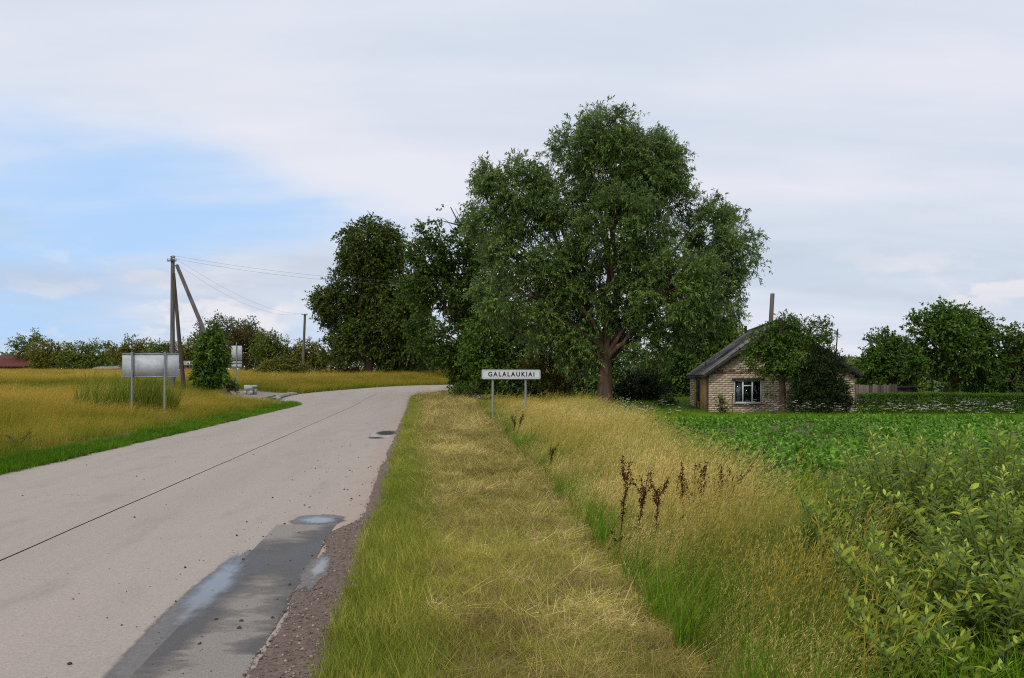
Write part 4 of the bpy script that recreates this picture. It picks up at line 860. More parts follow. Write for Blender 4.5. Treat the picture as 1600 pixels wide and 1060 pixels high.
# hedge in front of the garden
def hedge():
    Y = 32.8; x0, x1 = X(1346, Y), X(1660, Y)+1; t = thing('hedge', 'low clipped dark green hedge running right from the conifer', 'hedge', ((x0+x1)/2, Y, gz((x0+x1)/2, Y)-.05))
    r = np.random.default_rng(95); n = 42000; L = (x1-x0)/2
    x = r.uniform(-L, L, n); y = r.uniform(-.45, .45, n); top = .86+.10*fbm(x+50, y, 1.5, 5)+.05*vnoise(x+40, y, .3, 7); f = r.random(n); z = np.where(f < .5, top-.12*r.random(n), top*r.random(n))
    y = np.where(f < .5, y, np.sign(y)*(.38+.1*r.random(n)))
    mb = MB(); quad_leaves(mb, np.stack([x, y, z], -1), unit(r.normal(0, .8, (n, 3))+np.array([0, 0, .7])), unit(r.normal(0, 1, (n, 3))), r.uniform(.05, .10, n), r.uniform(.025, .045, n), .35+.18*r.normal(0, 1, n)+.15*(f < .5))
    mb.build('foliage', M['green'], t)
    st_ = MB()
    for q in np.arange(-L, L, .22):
        st_.tube([(q, r.normal(0, .1), -.1), (q+r.normal(0, .08), r.normal(0, .15), .7)], [.012, .006], 4, 0, False)
    st_.build('stems', M['bark'], t)['kind'] = 'stuff'
hedge()

# ------------------------------------------------------------------ foreground sallow shrubs
def big_leaf(seed):
    """a folded, curved lance-shaped leaf 1 m long, scaled down when placed"""
    r = np.random.default_rng(seed); k = 3; t = np.array([0, .32, .68, 1.0]); w = np.array([.02, .15, .145, .0])*r.uniform(.85, 1.15); bend = r.uniform(.05, .22)
    mid = np.stack([t, t*0, -bend*t**2], -1); V = []
    for q in range(k+1): V += [mid[q]+[0, w[q], .35*w[q]], mid[q], mid[q]+[0, -w[q], .35*w[q]]]
    f = []
    for q in range(k): f += [[3*q, 3*q+1, 3*q+4, 3*q+3], [3*q+1, 3*q+2, 3*q+5, 3*q+4]]
    return np.array(V), np.array(f)
LEAF = [big_leaf(500+i) for i in range(4)]
LEAFME = {}
def leaf_mesh(k, tone):
    if (k, tone) not in LEAFME:
        mb = MB(); mb.add(*LEAF[k], [.28, .45, .62, .85][tone]); LEAFME[(k, tone)] = mb.mesh('leaf', M['sallow'])
    return LEAFME[(k, tone)]
def sallow(label, x, Y, h, R, nst, seed, ind=120):
    r = np.random.default_rng(seed); z0 = gz(x, Y)-.03; t = thing('sallow_shrub', label, 'shrub', (x, Y, z0), 0, 'young sallow shrubs at the roadside ditch')
    wood = MB(); rec = []
    for s in range(nst):
        a = r.uniform(0, 6.28); d = R*math.sqrt(r.random()); b = np.array([.35*d*math.cos(a), .35*d*math.sin(a), -.05]); hh = h*r.uniform(.55, 1.08)*(1-.25*(d/R)**2)
        e = np.array([d*math.cos(a), d*math.sin(a), hh]); e = e+np.array([r.normal(0, .09), r.normal(0, .09), 0]); path = bez(b, b*.5+e*.5+np.array([r.normal(0, .07)-.06*math.cos(a), r.normal(0, .07)-.06*math.sin(a), .10*hh]), e, 7)
        wood.tube(path, np.linspace(.008, .0022, 7), 4, 0, False)
        L_ = np.linalg.norm(e-b); nl = int(L_*.88/.0125); tt = np.linspace(.10, 1.0, nl); ph = r.uniform(0, 6.28)
        for i, q in enumerate(tt):
            p = np.array([np.interp(q, np.linspace(0, 1, 7), path[:, c]) for c in range(3)]); an = ph+i*2.4
            el = r.uniform(.25, 1.05)+.35*(q > .93)
            di = np.array([math.cos(an)*math.cos(el), math.sin(an)*math.cos(el), math.sin(el)]); sz = r.uniform(.052, .092)*(1-.35*(q > .93)); tone = int(np.clip(1.2+1.3*(q-.5)+r.normal(0, .75)+1.3*(q > .94), 0, 3)); rec.append((p, di, sz, tone, r.integers(0, 4), r.normal(0, .5)))
    wood.build('stem', M['stem'], t)
    cw = np.array([-x, -Y, EYE-z0]); cu = cw/np.linalg.norm(cw)
    sc_ = np.array([p@cu+.25*p[2]+r.normal(0, .05) for p, *_ in rec]); order = np.argsort(-sc_); near = set(order[:ind].tolist())
    mb = MB()
    for i, (p, di, sz, tone, k, roll) in enumerate(rec):
        q = Vector(di).to_track_quat('X', 'Z').to_matrix().to_4x4(); Mx = q @ Matrix.Rotation(roll, 4, 'X')
        if i in near:
            o = put('leaf', leaf_mesh(k, tone), t); o.matrix_local = Matrix.Translation(p) @ Mx @ Matrix.Scale(sz, 4)
        else:
            V, f = LEAF[k]; R3 = np.array(Mx.to_3x3()); mb.add(V*sz@R3.T+p, f, [.28, .45, .62, .85][tone]+r.normal(0, .06))
    mb.build('leaves', M['sallow'], t)['kind'] = 'stuff'
for i, (lb, x, Y, h, R, n) in enumerate([
    ('leftmost sallow shrub leaning into the golden grass', 2.30, 5.75, .98, .42, 44),
    ('tall sallow shrub in the middle of the foreground thicket', 3.0, 6.1, 1.15, .55, 64),
    ('sallow shrub at the far right edge rising highest against the potato field', 3.75, 6.3, 1.25, .55, 60),
    ('low sallow shrub at the front bottom of the thicket', 2.28, 4.6, .80, .42, 52),
    ('small sallow shrub nearest the viewer at the bottom edge', 2.02, 3.98, .60, .36, 44),
    ('low sallow shrub deepest in the bottom right corner', 2.62, 4.15, .74, .48, 60),
    ('broad sallow shrub filling the bottom right corner', 2.95, 4.85, 1.02, .55, 70),
    ('young sallow shrub behind the thicket next to the potato plants', 3.4, 7.3, 1.18, .5, 44)]):
    sallow(lb, x, Y, h, R, n, 700+i, 140)

# ------------------------------------------------------------------ dock plants and other weeds
def dock(label, px, py_top, Y, lean_, seed, basal=True):
    r = np.random.default_rng(seed); x = X(px, Y); z0 = gz(x, Y)-.02; h = Z(py_top, Y)-z0; t = thing('dock_plant', label, 'weed', (x, Y, z0), 0, 'dead brown dock plants in the golden grass')
    st_ = MB(); hd = MB(); path = bez((-lean_*.6*h, 0, 0), (-lean_*.2*h, .02, h*.5), (lean_*.3*h, 0, h), 8); stems = [path]
    st_.tube(path, np.linspace(.007, .003, 8), 5, .4)
    for q in range(5):
        s0 = path[r.integers(4, 7)]; e = s0+np.array([r.normal(0, .06)+lean_*.1, r.normal(0, .06), r.uniform(.12, .26)]); pp = bez(s0, (s0+e)/2+np.array([r.normal(0, .03), 0, -.02]), e, 5); st_.tube(pp, np.linspace(.004, .002, 5), 4, .4, False); stems.append(pp)
    for pp in stems:
        m_ = 130 if pp is path else 60; tt = r.uniform(.42 if pp is path else .2, 1, m_); tt = np.where(np.sin(tt*38+seed) > -.35, tt, tt*.97)
        p = np.stack([np.interp(tt, np.linspace(0, 1, len(pp)), pp[:, c]) for c in range(3)], -1)+r.normal(0, .010, (m_, 3))
        quad_leaves(hd, p, unit(r.normal(0, 1, (m_, 3))), unit(r.normal(0, 1, (m_, 3))), r.uniform(.012, .026, m_), r.uniform(.010, .018, m_), r.uniform(.1, .9, m_))
    if basal:
        m_ = 10; a = r.uniform(0, 6.28, m_); p = np.stack([r.normal(-lean_*.5*h, .05, m_), r.normal(0, .05, m_), r.uniform(.1, .35, m_)*h], -1); lf = MB()
        quad_leaves(lf, p, unit(np.stack([np.cos(a), np.sin(a), r.normal(-.5, .4, m_)], -1)), unit(r.normal(0, 1, (m_, 3))), r.uniform(.07, .14, m_), r.uniform(.03, .05, m_), r.uniform(0, .5, m_)); lf.build('withered_leaves', M['dock'], t)
    st_.build('stem', M['dock'], t); hd.build('seed_head', M['dock'], t)
for i, (lb, px, pt, Y, ln) in enumerate([
    ('leftmost tall dead dock stalk with curled leaves at its foot', 976, 738, 7.6, .12), ('forked dead dock stalk second from the left', 1006, 740, 7.7, .2), ('arching dead dock stalk with drooping tip', 1028, 758, 7.4, .1),
    ('straight dead dock stalk with broken middle', 1067, 740, 7.9, -.03), ('short leafless dock stalk between two taller ones', 1084, 746, 8.1, .05), ('tallest dead dock stalk of the right hand cluster', 1098, 732, 8.0, .15),
    ('thin single dock stalk near the right end of the cluster', 1121, 748, 8.1, .1), ('dense dark dock head leaning right at the end of the cluster', 1142, 745, 8.0, .3),
    ('small dark dock stalk beside the right post of the town name sign', 812, 652, 21, .25), ('tiny dock stalk at the foot of the town name sign', 803, 656, 21, .0), ('rusty dock stalk at the edge of the mown verge', 862, 700, 13.5, .2)]):
    dock(lb, px, pt, Y, ln, 800+i, i < 5)
# reeds around the back of the large sign
def reeds():
    r = np.random.default_rng(96)
    for lb, px, Y, n, h, sp in [('clump of tall green reeds left of the large sign post', 160, 31.9, 800, 1.35, 1.05), ('clump of tall green reeds between the two large sign posts', 222, 31.9, 900, 1.4, .85), ('dark reed clump at the foot of the right hand sign post', 256, 31.9, 600, 1.0, .5)]:
        x = X(px, Y); t = thing('reed_clump', lb, 'reeds', (x, Y, gz(x, Y)-.03)); me = blades(n, h, sp, .019, .42, int(px), 4, lean=(.12, 0), hvar=.65, vlo=.05, vhi=1.0, matname='reed'); put('leaves', me, t)['kind'] = 'stuff'
reeds()
def twig_pile():
    r = np.random.default_rng(97); x, Y = X(32, 17.6), 17.6; t = thing('twig_pile', 'dark heap of dead twigs and roots on the left grass strip', 'twigs', (x, Y, gz(x, Y)))
    me = None
    for i in range(26):
        mb = MB(); a = r.uniform(0, 6.28); l = r.uniform(.15, .42); p = r.normal(0, .08, 3); p[2] = .03+abs(p[2]); e = p+np.array([l*math.cos(a), .7*l*math.sin(a), r.uniform(-.02, .25)]); mb.tube([p, (p+e)/2+r.normal(0, .03, 3), e], [.013, .009, .004], 4, 0); mb.build('twig', M['bark'], t)
twig_pile()
def fallen_stick():
    x, Y = X(270, 26.5), 26.5; mb = MB(); mb.tube([(-.55, .1, .28), (-.1, 0, .12), (.5, -.1, .06)], [.012, .014, .009], 5, 0)
    o = mb.build('fallen_stick', M['weathered'], loc=(x, Y, gz(x, Y))); tag(o, 'pale fallen stick lying below the large sign', 'stick')
fallen_stick()

# ------------------------------------------------------------------ signs
def rounded_plate(w, h, r, d, y0, n=6):
    pts = []
    for cx, cz, a0 in ((w/2-r, h/2-r, 0), (-w/2+r, h/2-r, 90), (-w/2+r, -h/2+r, 180), (w/2-r, -h/2+r, 270)):
        for i in range(n+1): a = math.radians(a0+90*i/n); pts.append((cx+r*math.cos(a), cz+r*math.sin(a)))
    m_ = len(pts); mb = MB(); F0 = [(x, y0, z) for x, z in pts]+[(0, y0, 0)]; B0 = [(x, y0+d, z) for x, z in pts]+[(0, y0+d, 0)]
    mb.add(F0+B0, [[i, (i+1) % m_, m_, m_] for i in range(m_)]+[[m_+1+(i+1) % m_, m_+1+i, 2*m_+1, 2*m_+1] for i in range(m_)])
    mb.add(F0[:-1]+B0[:-1], [[i, m_+i, m_+(i+1) % m_, (i+1) % m_] for i in range(m_)])
    return mb
def town_sign():
    Y0 = 28.0; xl, xr = X(752, 28.0), X(845, 28.7); cx, cy = (xl+xr)/2, 28.35; w = math.hypot(xr-xl, .7); rz = math.atan2(.7, xr-xl); z = Z(585.3, cy); g0 = gz(cx, cy)
    t = thing('town_sign', 'white town name sign reading GALALAUKIAI on two grey posts', 'sign', (cx, cy, g0), rz); zc = z-g0
    def pl(nm, w_, h_, r_, d, y, mt): return rounded_plate(w_, h_, r_, d, y).build(nm, M[mt], t, loc=(0, 0, zc))
    pl('frame', w, .365, .03, .035, 0, 'black'); pl('border', w-.035, .330, .045, .004, -.003, 'sign_white'); pl('border_line', w-.095, .272, .05, .003, -.0055, 'sign_grey'); pl('face', w-.135, .232, .04, .003, -.008, 'sign_white')
    for sx in (-1, 1):
        for sz in (-1, 1):
            mb = MB(); mb.tube([(sx*(w/2-.045), -.004, zc+sz*.14), (sx*(w/2-.045), -.012, zc+sz*.14)], [.012, .012], 8); mb.build('bolt', M['steel'], t)
    for px in (771, 822.5):
        lx = (X(px, cy)-cx)/math.cos(rz); mb = MB(); mb.tube([(lx, .075, -.3), (lx, .075, zc+.15)], .038, 10); mb.build('post', M['steel'], t, smooth=True)
    cu = bpy.data.curves.new('lettering', 'FONT'); cu.body = 'GALALAUKIAI'; cu.size = .225; cu.align_x = 'CENTER'; cu.align_y = 'CENTER'; cu.space_character = 1.34; cu.extrude = .002; cu.offset = .0065
    tmp = bpy.data.objects.new('tmp', cu); C.objects.link(tmp); bpy.context.view_layer.update()
    me = bpy.data.meshes.new_from_object(tmp.evaluated_get(bpy.context.evaluated_depsgraph_get())); bpy.data.objects.remove(tmp)
    me.materials.clear(); me.materials.append(M['black']); xs = np.array([v.co.x for v in me.vertices]); s = (w*.775)/(xs.max()-xs.min())
    o = put('lettering', me, t, (-(xs.max()+xs.min())/2*s, -.0115, zc), (math.radians(90), 0, 0)); o.scale = (s, 1.0, 1)
town_sign()
def back_sign():
    Y = 31.0; x0, x1 = X(189, Y), X(279.5, Y); cx = (x0+x1)/2; g0 = gz(cx, Y); t = thing('large_road_sign', 'back of a wide stained metal road sign on two grey posts', 'sign', (cx, Y, g0), math.radians(-3)); zt, zb = Z(552, Y)-g0, Z(590, Y)-g0; w = x1-x0
    mb = MB(); mb.box((0, .05, (zt+zb)/2), (w, .025, zt-zb)); mb.build('panel', M['sign_back'], t)
    for z, nm in ((zt-.02, 'rail'), (zb+.02, 'rail')):
        mb = MB(); mb.box((0, .022, z), (w+.02, .028, .045)); mb.build(nm, M['steel'], t)
    for px in (206.5, 259):
        lx = X(px, Y)-cx; mb = MB(); mb.tube([(lx-.02, -.035, -.3), (lx, -.035, zt+.05)], .042, 10); mb.build('post', M['steel'], t, smooth=True)
back_sign()
def bus_sign():
    Y = 59.0; x = X(369.5, Y); g0 = gz(x, Y); t = thing('bus_stop_sign', 'grey back of a narrow upright bus stop sign on one post', 'sign', (x, Y, g0), math.radians(4)); k = Y/F
    def pl(py0, py1, w, nm, mt='tin'):
        mb = MB(); mb.box((0, .05, Z((py0+py1)/2, Y)-g0), (w*k, .02, (py1-py0)*k)); mb.build(nm, M[mt], t)
    plm = M['tin']; pl(540.5, 563.5, 16.5, 'sign_plate', 'sign_back'); pl(565, 568.2, 16, 'sign_plate', 'sign_back'); pl(569.3, 574.5, 15.5, 'sign_plate', 'sign_back')
    mb = MB(); mb.tube([(0, -.005, -.2), (0, -.005, Z(535.5, Y)-g0)], .042, 8); mb.build('post', M['steel'], t, smooth=True)
bus_sign()
def white_block():
    Y = 58.5; x = X(393, Y); g0 = gz(x, Y)+.08; t = thing('concrete_block', 'white concrete block with a square notch beside the layby', 'block', (x, Y, g0), math.radians(12)); k = Y/F
    h = 14.2*k; a = MB(); a.box((-.20, 0, h-.2), (.60, .62, .4)); a.box((-.41, 0, (h-.4)/2), (.18, .62, h-.4)); a.box((0.0, 0, (h-.4)/2), (.20, .62, h-.4)); a.build('block', M['conc'], t)
    b = MB(); b.box((.24, .06, h-.075), (.26, .52, .15)); b.build('top_slab', M['conc'], t); c = MB(); c.box((.235, .1, (h-.27)/2), (.24, .42, h-.27)); c.build('lower_step', M['kerb'], t)
white_block()

# ------------------------------------------------------------------ power poles and wires
def insulator(t, p):
    mb = MB(); mb.tube([p, p+np.array([0, 0, .05]), p+np.array([0, 0, .06]), p+np.array([0, 0, .14]), p+np.array([0, 0, .16])], [.014, .014, .05, .045, .02], 8); mb.build('insulator', M['porcelain'], t, smooth=True)
def pole1():
    Y = 54.0; x = X(270, Y); g0 = gz(x, Y); zt = Z(402, Y)-g0; t = thing('power_pole', 'tall wooden power pole with two leaning braces', 'pole', (x, Y, g0))
    mb = MB(); mb.tube([(0, 0, -.4), (-.02, 0, zt*.5), (0, 0, zt)], [.17, .145, .125], 10); mb.build('pole', M['weathered'], t, smooth=True)
    k = Y/F
    mb = MB(); mb.tube([((273.5-270)*k, -.22, Z(428, Y)-g0), ((281-270)*k, -.2, Z(520, Y)-g0), ((290.5-270)*k, -.15, -.4)], [.10, .125, .15], 10); mb.build('brace', M['weathered_dark'], t, smooth=True)
    mb = MB(); mb.tube([((275.5-270)*k, .05, Z(414, Y)-g0), ((312-270)*k, .12, Z(503, Y)-g0), ((354-270)*k, .2, -.4)], [.115, .135, .16], 10); mb.build('brace', M['weathered'], t, smooth=True)
    for z in (zt-.28,):
        mb = MB(); mb.box((0, -.16, z), (.62, .06, .07)); mb.build('cross_arm', M['trim'], t)
    for q in (-.28, -.12, .12, .28): insulator(t, np.array([q, -.16, zt-.245]))
    mb = MB(); mb.box((0, 0, zt+.02), (.34, .06, .05)); mb.tube([(-.1, 0, zt+.03), (0, 0, zt+.14), (.12, 0, zt+.05)], .015, 5); mb.build('top_bracket', M['trim'], t)
    return np.array([x, Y, g0+zt])
def pole2():
    Y = 113.0; x = X(476.5, Y); g0 = gz(x, Y); zt = Z(491, Y)-g0; t = thing('power_pole', 'thin distant power pole with a small crossarm above the orchard', 'pole', (x, Y, g0))
    mb = MB(); mb.tube([(-.35, 0, -.4), (0, 0, zt)], [.21, .16], 9); mb.build('pole', M['weathered'], t, smooth=True)
    mb = MB(); mb.box((0, -.2, zt-.12), (.85, .09, .09)); mb.build('cross_arm', M['trim'], t)
    for q in (-.36, .36): insulator(t, np.array([q, -.2, zt-.07]))
    return np.array([x, Y, g0+zt])
P1, P2 = pole1(), pole2()
def wire(a, b, sag, label):
    tt = np.linspace(0, 1, 40)[:, None]; p = a+(b-a)*tt; p[:, 2] -= 4*sag*tt[:, 0]*(1-tt[:, 0]); mb = MB(); o = p[0].copy(); mb.tube(p-o, .006, 4, 0, False)
    tag(mb.build('power_line', M['wire'], loc=o), label, 'wire', 'power lines strung from the tall braced pole')
wire(P1+[-.2, -.16, -.12], P2+[-.36, -.2, .05], 1.4, 'lower power line sagging from the tall pole to the thin distant pole')
wire(P1+[.26, -.16, -.12], P2+[.36, -.2, .05], 1.1, 'second power line beside it from the tall pole to the distant pole')
PR = np.array([X(850, 66), 66, Z(437, 66)])
wire(P1+[.05, 0, .1], PR+[0, 0, .12], .9, 'upper power line running right across the sky into the dark maple')
wire(P1+[.1, -.16, -.12], PR+[.1, -.3, -.2], .95, 'power line just below the upper one running right into the dark maple')
def pole3():
    x, Y, zt = PR; g0 = gz(x, Y); t = thing('power_pole', 'power pole almost hidden inside the dark trees behind the sign', 'pole', (x, Y, g0)); mb = MB(); mb.tube([(0, 0, -.3), (0, 0, zt-g0+.2)], [.16, .12], 8); mb.build('pole', M['weathered'], t); mb = MB(); mb.box((0, -.15, zt-g0-.25), (.6, .07, .07)); mb.build('cross_arm', M['trim'], t)
pole3()
def lone(nm, lb, px, pt, Y, dx, r0, mt):
    x = X(px, Y); g0 = gz(x, Y); h = Z(pt, Y)-g0; mb = MB(); mb.tube([(0, 0, -.3), (dx*.5, 0, h*.5), (dx, 0, h)], [r0*1.15, r0, r0*.9], 8); tag(mb.build(nm, M[mt], smooth=True, loc=(x, Y, g0)), lb, 'pole')
lone('wooden_pole', 'stout weathered grey pole rising behind the house roof', 1197, 459, 52, .42, .155, 'weathered')
lone('thin_pole', 'thin dark tilted stick rising behind the dark conifer', 1300, 514, 39, .28, .035, 'weathered_dark')

# ------------------------------------------------------------------ the brick house
def house():
    Wd, Ld, EV, RZ = 6.35, 9.4, 1.80, 4.08; x0, y0 = 8.94, 36.4; rz = math.atan2(-.85, 6.3); g0 = -.12
    t = thing('brick_house', 'low pale brick house with grey corrugated roof and one white framed window', 'house', (x0, y0, g0), rz); E = EV-g0; Rr = RZ-g0; sl = (Rr-E)/(Wd/2)
    top = lambda x: E+sl*(Wd/2-abs(x-Wd/2))
    wx0, wx1, wz0, wz1 = X(1149.5, 36.1)-x0, X(1190, 36.1)-x0+.02, Z(630, 36.2)-g0, Z(594.5, 36.2)-g0
    # mortar shell with the window opening left free
    mb = MB()
    def slab(xa, xb, za, zb): mb.box(((xa+xb)/2, .13, (za+zb)/2), (xb-xa, .22, zb-za))
    slab(0.012, wx0, -.3, E-.02); slab(wx1, Wd-.012, -.3, E-.02); slab(wx0, wx1, -.3, wz0); slab(wx0, wx1, wz1, E-.02)
    mb.add([(0.02, .02, E-.02), (Wd-.02, .02, E-.02), (Wd/2, .02, Rr-.03), (0.02, .24, E-.02), (Wd-.02, .24, E-.02), (Wd/2, .24, Rr-.03)], [[0, 1, 2, 2], [5, 4, 3, 3], [0, 2, 5, 3], [1, 4, 5, 2], [0, 3, 4, 1]])
    mb.box((.13, Ld/2, E/2-.17), (.22, Ld-.5, E+.26)); mb.box((Wd-.13, Ld/2, E/2-.17), (.22, Ld-.5, E+.26)); mb.box((Wd/2, Ld-.12, E/2-.17), (Wd-.03, .22, E+.26))
    mb.add([(0.02, Ld-.2, E-.04), (Wd-.02, Ld-.2, E-.04), (Wd/2, Ld-.2, Rr-.03), (0.02, Ld-.02, E-.04), (Wd-.02, Ld-.02, E-.04), (Wd/2, Ld-.02, Rr-.03)], [[0, 1, 2, 2], [5, 4, 3, 3], [0, 2, 5, 3], [1, 4, 5, 2]])
    w = mb.build('wall', M['mortar'], t)
    # bricks, laid in running bond, pale with two reddish courses at the eaves
    r = np.random.default_rng(150); b = MB(); br = MB(); ch, bl = .099, .262
    for c in range(int((Rr+.3)/ch)+1):
        za = -.3+c*ch; zb = za+.083; xs = -(bl/2 if c % 2 else 0)
        red = abs((za+g0)-(EV+.0)) < .10
        while xs < Wd:
            xa, xb = max(xs, 0), min(xs+.250, Wd); xs += bl
            if xb-xa < .03: continue
            if zb > E: lim = (zb-E)/sl; xa = max(xa, lim+.02); xb = min(xb, Wd-lim-.02)
            if xb-xa < .04: continue
            if zb > wz0 and za < wz1 and xb > wx0 and xa < wx1:
                segs = [(xa, min(xb, wx0)), (max(xa, wx1), xb)]; segs = [s for s in segs if s[1]-s[0] > .03]
            else: segs = [(xa, xb)]
            for sa, sb_ in segs:
                d = .05+r.uniform(-.004, .006); (br if red and r.random() < .72 else b).box(((sa+sb_)/2, -.012+.048+r.uniform(-.003, .003), (za+zb)/2+r.uniform(-.003, .003)), (sb_-sa-.012, d, .083), a=r.uniform(0, 1))
    # far, white part of the long left wall
    for c in range(int((E+.3)/ch)):
        za = -.3+c*ch; ys = 6.6+(bl/2 if c % 2 else 0)
        while ys < Ld-.1:
            yb = min(ys+.25, Ld); b.box((.0, (ys+yb)/2, za+.042), (.05, yb-ys-.012, .083), a=r.uniform(0, 1)); ys += bl
    for c in range(int((E+.3)/ch)):
        za = -.3+c*ch; ys = .3+(bl/2 if c % 2 else 0)
        while ys < Ld-.1:
            yb = min(ys+.25, Ld); b.box((Wd, (ys+yb)/2, za+.042), (.05, yb-ys-.012, .083), a=r.uniform(0, 1)); ys += bl
    b.build('bricks', M['brick'], w)['kind'] = 'stuff'; br.build('red_bricks', M['brick_red'], w)['kind'] = 'stuff'
    # yellow boarded porch side with door
    k = M['yellow']; n = 0
    y = .05; pm = None
    for i in range(12):
        mb = MB(); mb.box((-.03, y+.14, E/2-.16), (.05, .268, E+.24), a=r.random()); mb.build('yellow_board', k, t); y += .28
    d = MB(); d.box((-.02, 4.25, E/2-.12), (.05, 1.45, E+.16)); dr = d.build('door', M['yellow'], t)
    d = MB(); d.box((-.05, 4.25, 1.05), (.02, .95, 1.05)); d.build('door_glass', M['dark_in'], dr)
    d = MB(); d.box((-.04, 3.46, E/2-.14), (.07, .09, E+.2)); d.box((-.04, 5.04, E/2-.14), (.07, .09, E+.2)); d.build('door_frame', M['trim'], t)
    y = 5.12
    for i in range(5):
        mb = MB(); mb.box((-.03, y+.14, E/2-.16), (.05, .268, E+.24), a=r.random()); mb.build('yellow_board', k, t); y += .28
    # window
    wn = bpy.data.objects.new('window', None); C.objects.link(wn); wn.parent = t; wn.location = (0, 0, 0); cx = (wx0+wx1)/2; ww, wh = wx1-wx0, wz1-wz0; cz = (wz0+wz1)/2
    fr = MB(); q = .05
    fr.box((wx1-q/2, .045, cz), (q, .07, wh)); fr.box((cx, .045, wz0+q/2), (ww-2*q, .07, q)); fr.box((cx, .045, wz1-q/2), (ww-2*q, .07, q*.8)); fr.box((wx0+q/4, .045, cz), (q/2, .07, wh))
    m1, m2 = wx0+ww*.31, wx0+ww*.66
    for mx_ in (m1, m2): fr.box((mx_, .045, cz), (.062, .066, wh-2*q))
    fr.box(((m1+m2)/2, .045, wz1-wh*.24), (m2-m1-.062, .064, .055)); fr.build('window_frame', M['white_paint'], wn)
    for a_, b_, z_a, z_b in ((wx0+q/2, m1-.031, wz0+q, wz1-q), (m1+.031, m2-.031, wz0+q, wz1-wh*.24-.028), (m1+.031, m2-.031, wz1-wh*.24+.028, wz1-q), (m2+.031, wx1-q, wz0+q, wz1-q)):
        g = MB(); g.box(((a_+b_)/2, .055, (z_a+z_b)/2), (b_-a_, .006, z_b-z_a)); g.build('pane', M['glass'], wn)
    cu = MB(); n_ = 40; xs = np.linspace(wx0+.03, m1+.06, n_); v = []
    for xx in xs: v += [(xx, .12+.012*math.sin(xx*60), wz0+.04), (xx, .12+.012*math.sin(xx*60+.3), wz1-.04)]
    cu.add(v, [[2*i, 2*i+2, 2*i+3, 2*i+1] for i in range(n_-1)]); cu.build('curtain', M['curtain'], wn)
    rm = MB(); rm.box((cx, .55, cz), (ww+.3, .02, wh+.3)); rm.build('dark_room', M['dark_in'], wn)
    s = MB(); s.box((cx, -.03, wz0-.025), (ww+.12, .16, .045)); s.build('window_sill', M['kerb'], wn); s = MB(); s.box((cx, -.02, wz1+.045), (ww+.22, .09, .085)); s.build('lintel', M['trim'], wn)
    # roof: corrugated sheets laid in rows on both slopes
    rf = bpy.data.objects.new('roof', None); C.objects.link(rf); rf.parent = t
    ov, og = .20, .30; run = Wd/2+ov; L_ = run*math.sqrt(1+sl*sl); nr_, nc = 3, 9; sw_, sh = (Ld+2*og)/nc, L_/nr_+.10
    sheets = []
    for vv in range(5):
        mb = MB(); nw = 7; m_ = nw*6+1; yy = np.linspace(0, sw_, m_); zz = .028*np.cos(yy/sw_*nw*2*math.pi); v = np.concatenate([np.stack([np.zeros(m_), yy, zz], -1), np.stack([np.full(m_, sh), yy, zz], -1), np.stack([np.zeros(m_), yy, zz-.008], -1)])
        mb.add(v, [[i, i+1, m_+i+1, m_+i] for i in range(m_-1)]+[[2*m_+i, 2*m_+i+1, i+1, i] for i in range(m_-1)], .15+.17*vv); sheets.append(mb.mesh('roof_sheet', M['roof']))
    ang = math.atan(sl)
    for side in (0, 1):
        for i in range(nr_):
            for j in range(nc):
                o = put('roof_sheet', sheets[r.integers(0, 5)], rf); dn = i*L_/nr_-.0; jit = r.uniform(-.006, .006)
                lx = -ov+dn*math.cos(ang); lz = E-ov*sl+dn*math.sin(ang)+.075+.014*(i % 2)+.006*(j % 2)+jit
                if side == 0: o.location = (lx, -og+j*sw_, lz); o.rotation_euler = (0, -ang, 0)
                else: o.location = (Wd-lx, -og+(j+1)*sw_, lz); o.rotation_euler = (0, -ang, math.pi)
    mb = MB(); mb.tube([(Wd/2, -og-.02, Rr+.14), (Wd/2, Ld+og, Rr+.14)], .07, 8); mb.build('ridge_cap', M['roof'], rf)
    for side in (-1, 1):
        mb = MB(); a_ = np.array([Wd/2+side*(-Wd/2-ov), 0, E-ov*sl]); c_ = np.array([Wd/2, 0, Rr]); mid = (a_+c_)/2; ln = np.linalg.norm(c_-a_)
        Rm = Matrix.Rotation(-ang*(1 if side > 0 else -1), 3, 'Y'); mb.box((mid[0], -og+.025, mid[2]-.02), (ln, .03, .17), M=Rm if True else None); mb.build('barge_board', M['trim'], t)
    for fx in (-ov+.05, Wd+ov-.05):
        mb = MB(); mb.box((fx, Ld/2, E-ov*sl-.02), (.05, Ld+.5, .13)); mb.build('fascia', M['trim'], t)
    mb = MB(); mb.box((0, 0, 0), (.62, .09, .03), M=Matrix.Rotation(-ang, 3, 'Y')); mb.build('roof_batten', M['white_paint'], t, loc=(.75, 3.4, E+.75*sl+.22))
    mb = MB(); mb.tube([(0, 0, 0), (0, 0, .75)], .025, 6); mb.build('vent_pipe', M['rust'], t, loc=(.25, 3.6, E+.2)); mb = MB(); mb.tube([(0, 0, 0), (0, 0, .42)], .07, 8); mb.build('flue', M['trim'], t, loc=(Wd/2-.2, Ld-.6, Rr-.02))
    mb = MB(); mb.tube([(-.07, -.09, -.1), (-.07, -.09, E-.3)], .035, 8); mb.build('downpipe', M['trim'], t)
house()
def thin_post():
    x, Y = X(1144, 34.6), 34.6; mb = MB(); mb.tube([(0, 0, -.2), (.01, 0, Z(616, Y)-gz(x, Y))], .022, 6); tag(mb.build('iron_post', M['rust'], loc=(x, Y, gz(x, Y))), 'thin rusty iron post left of the house window', 'post')
thin_post()
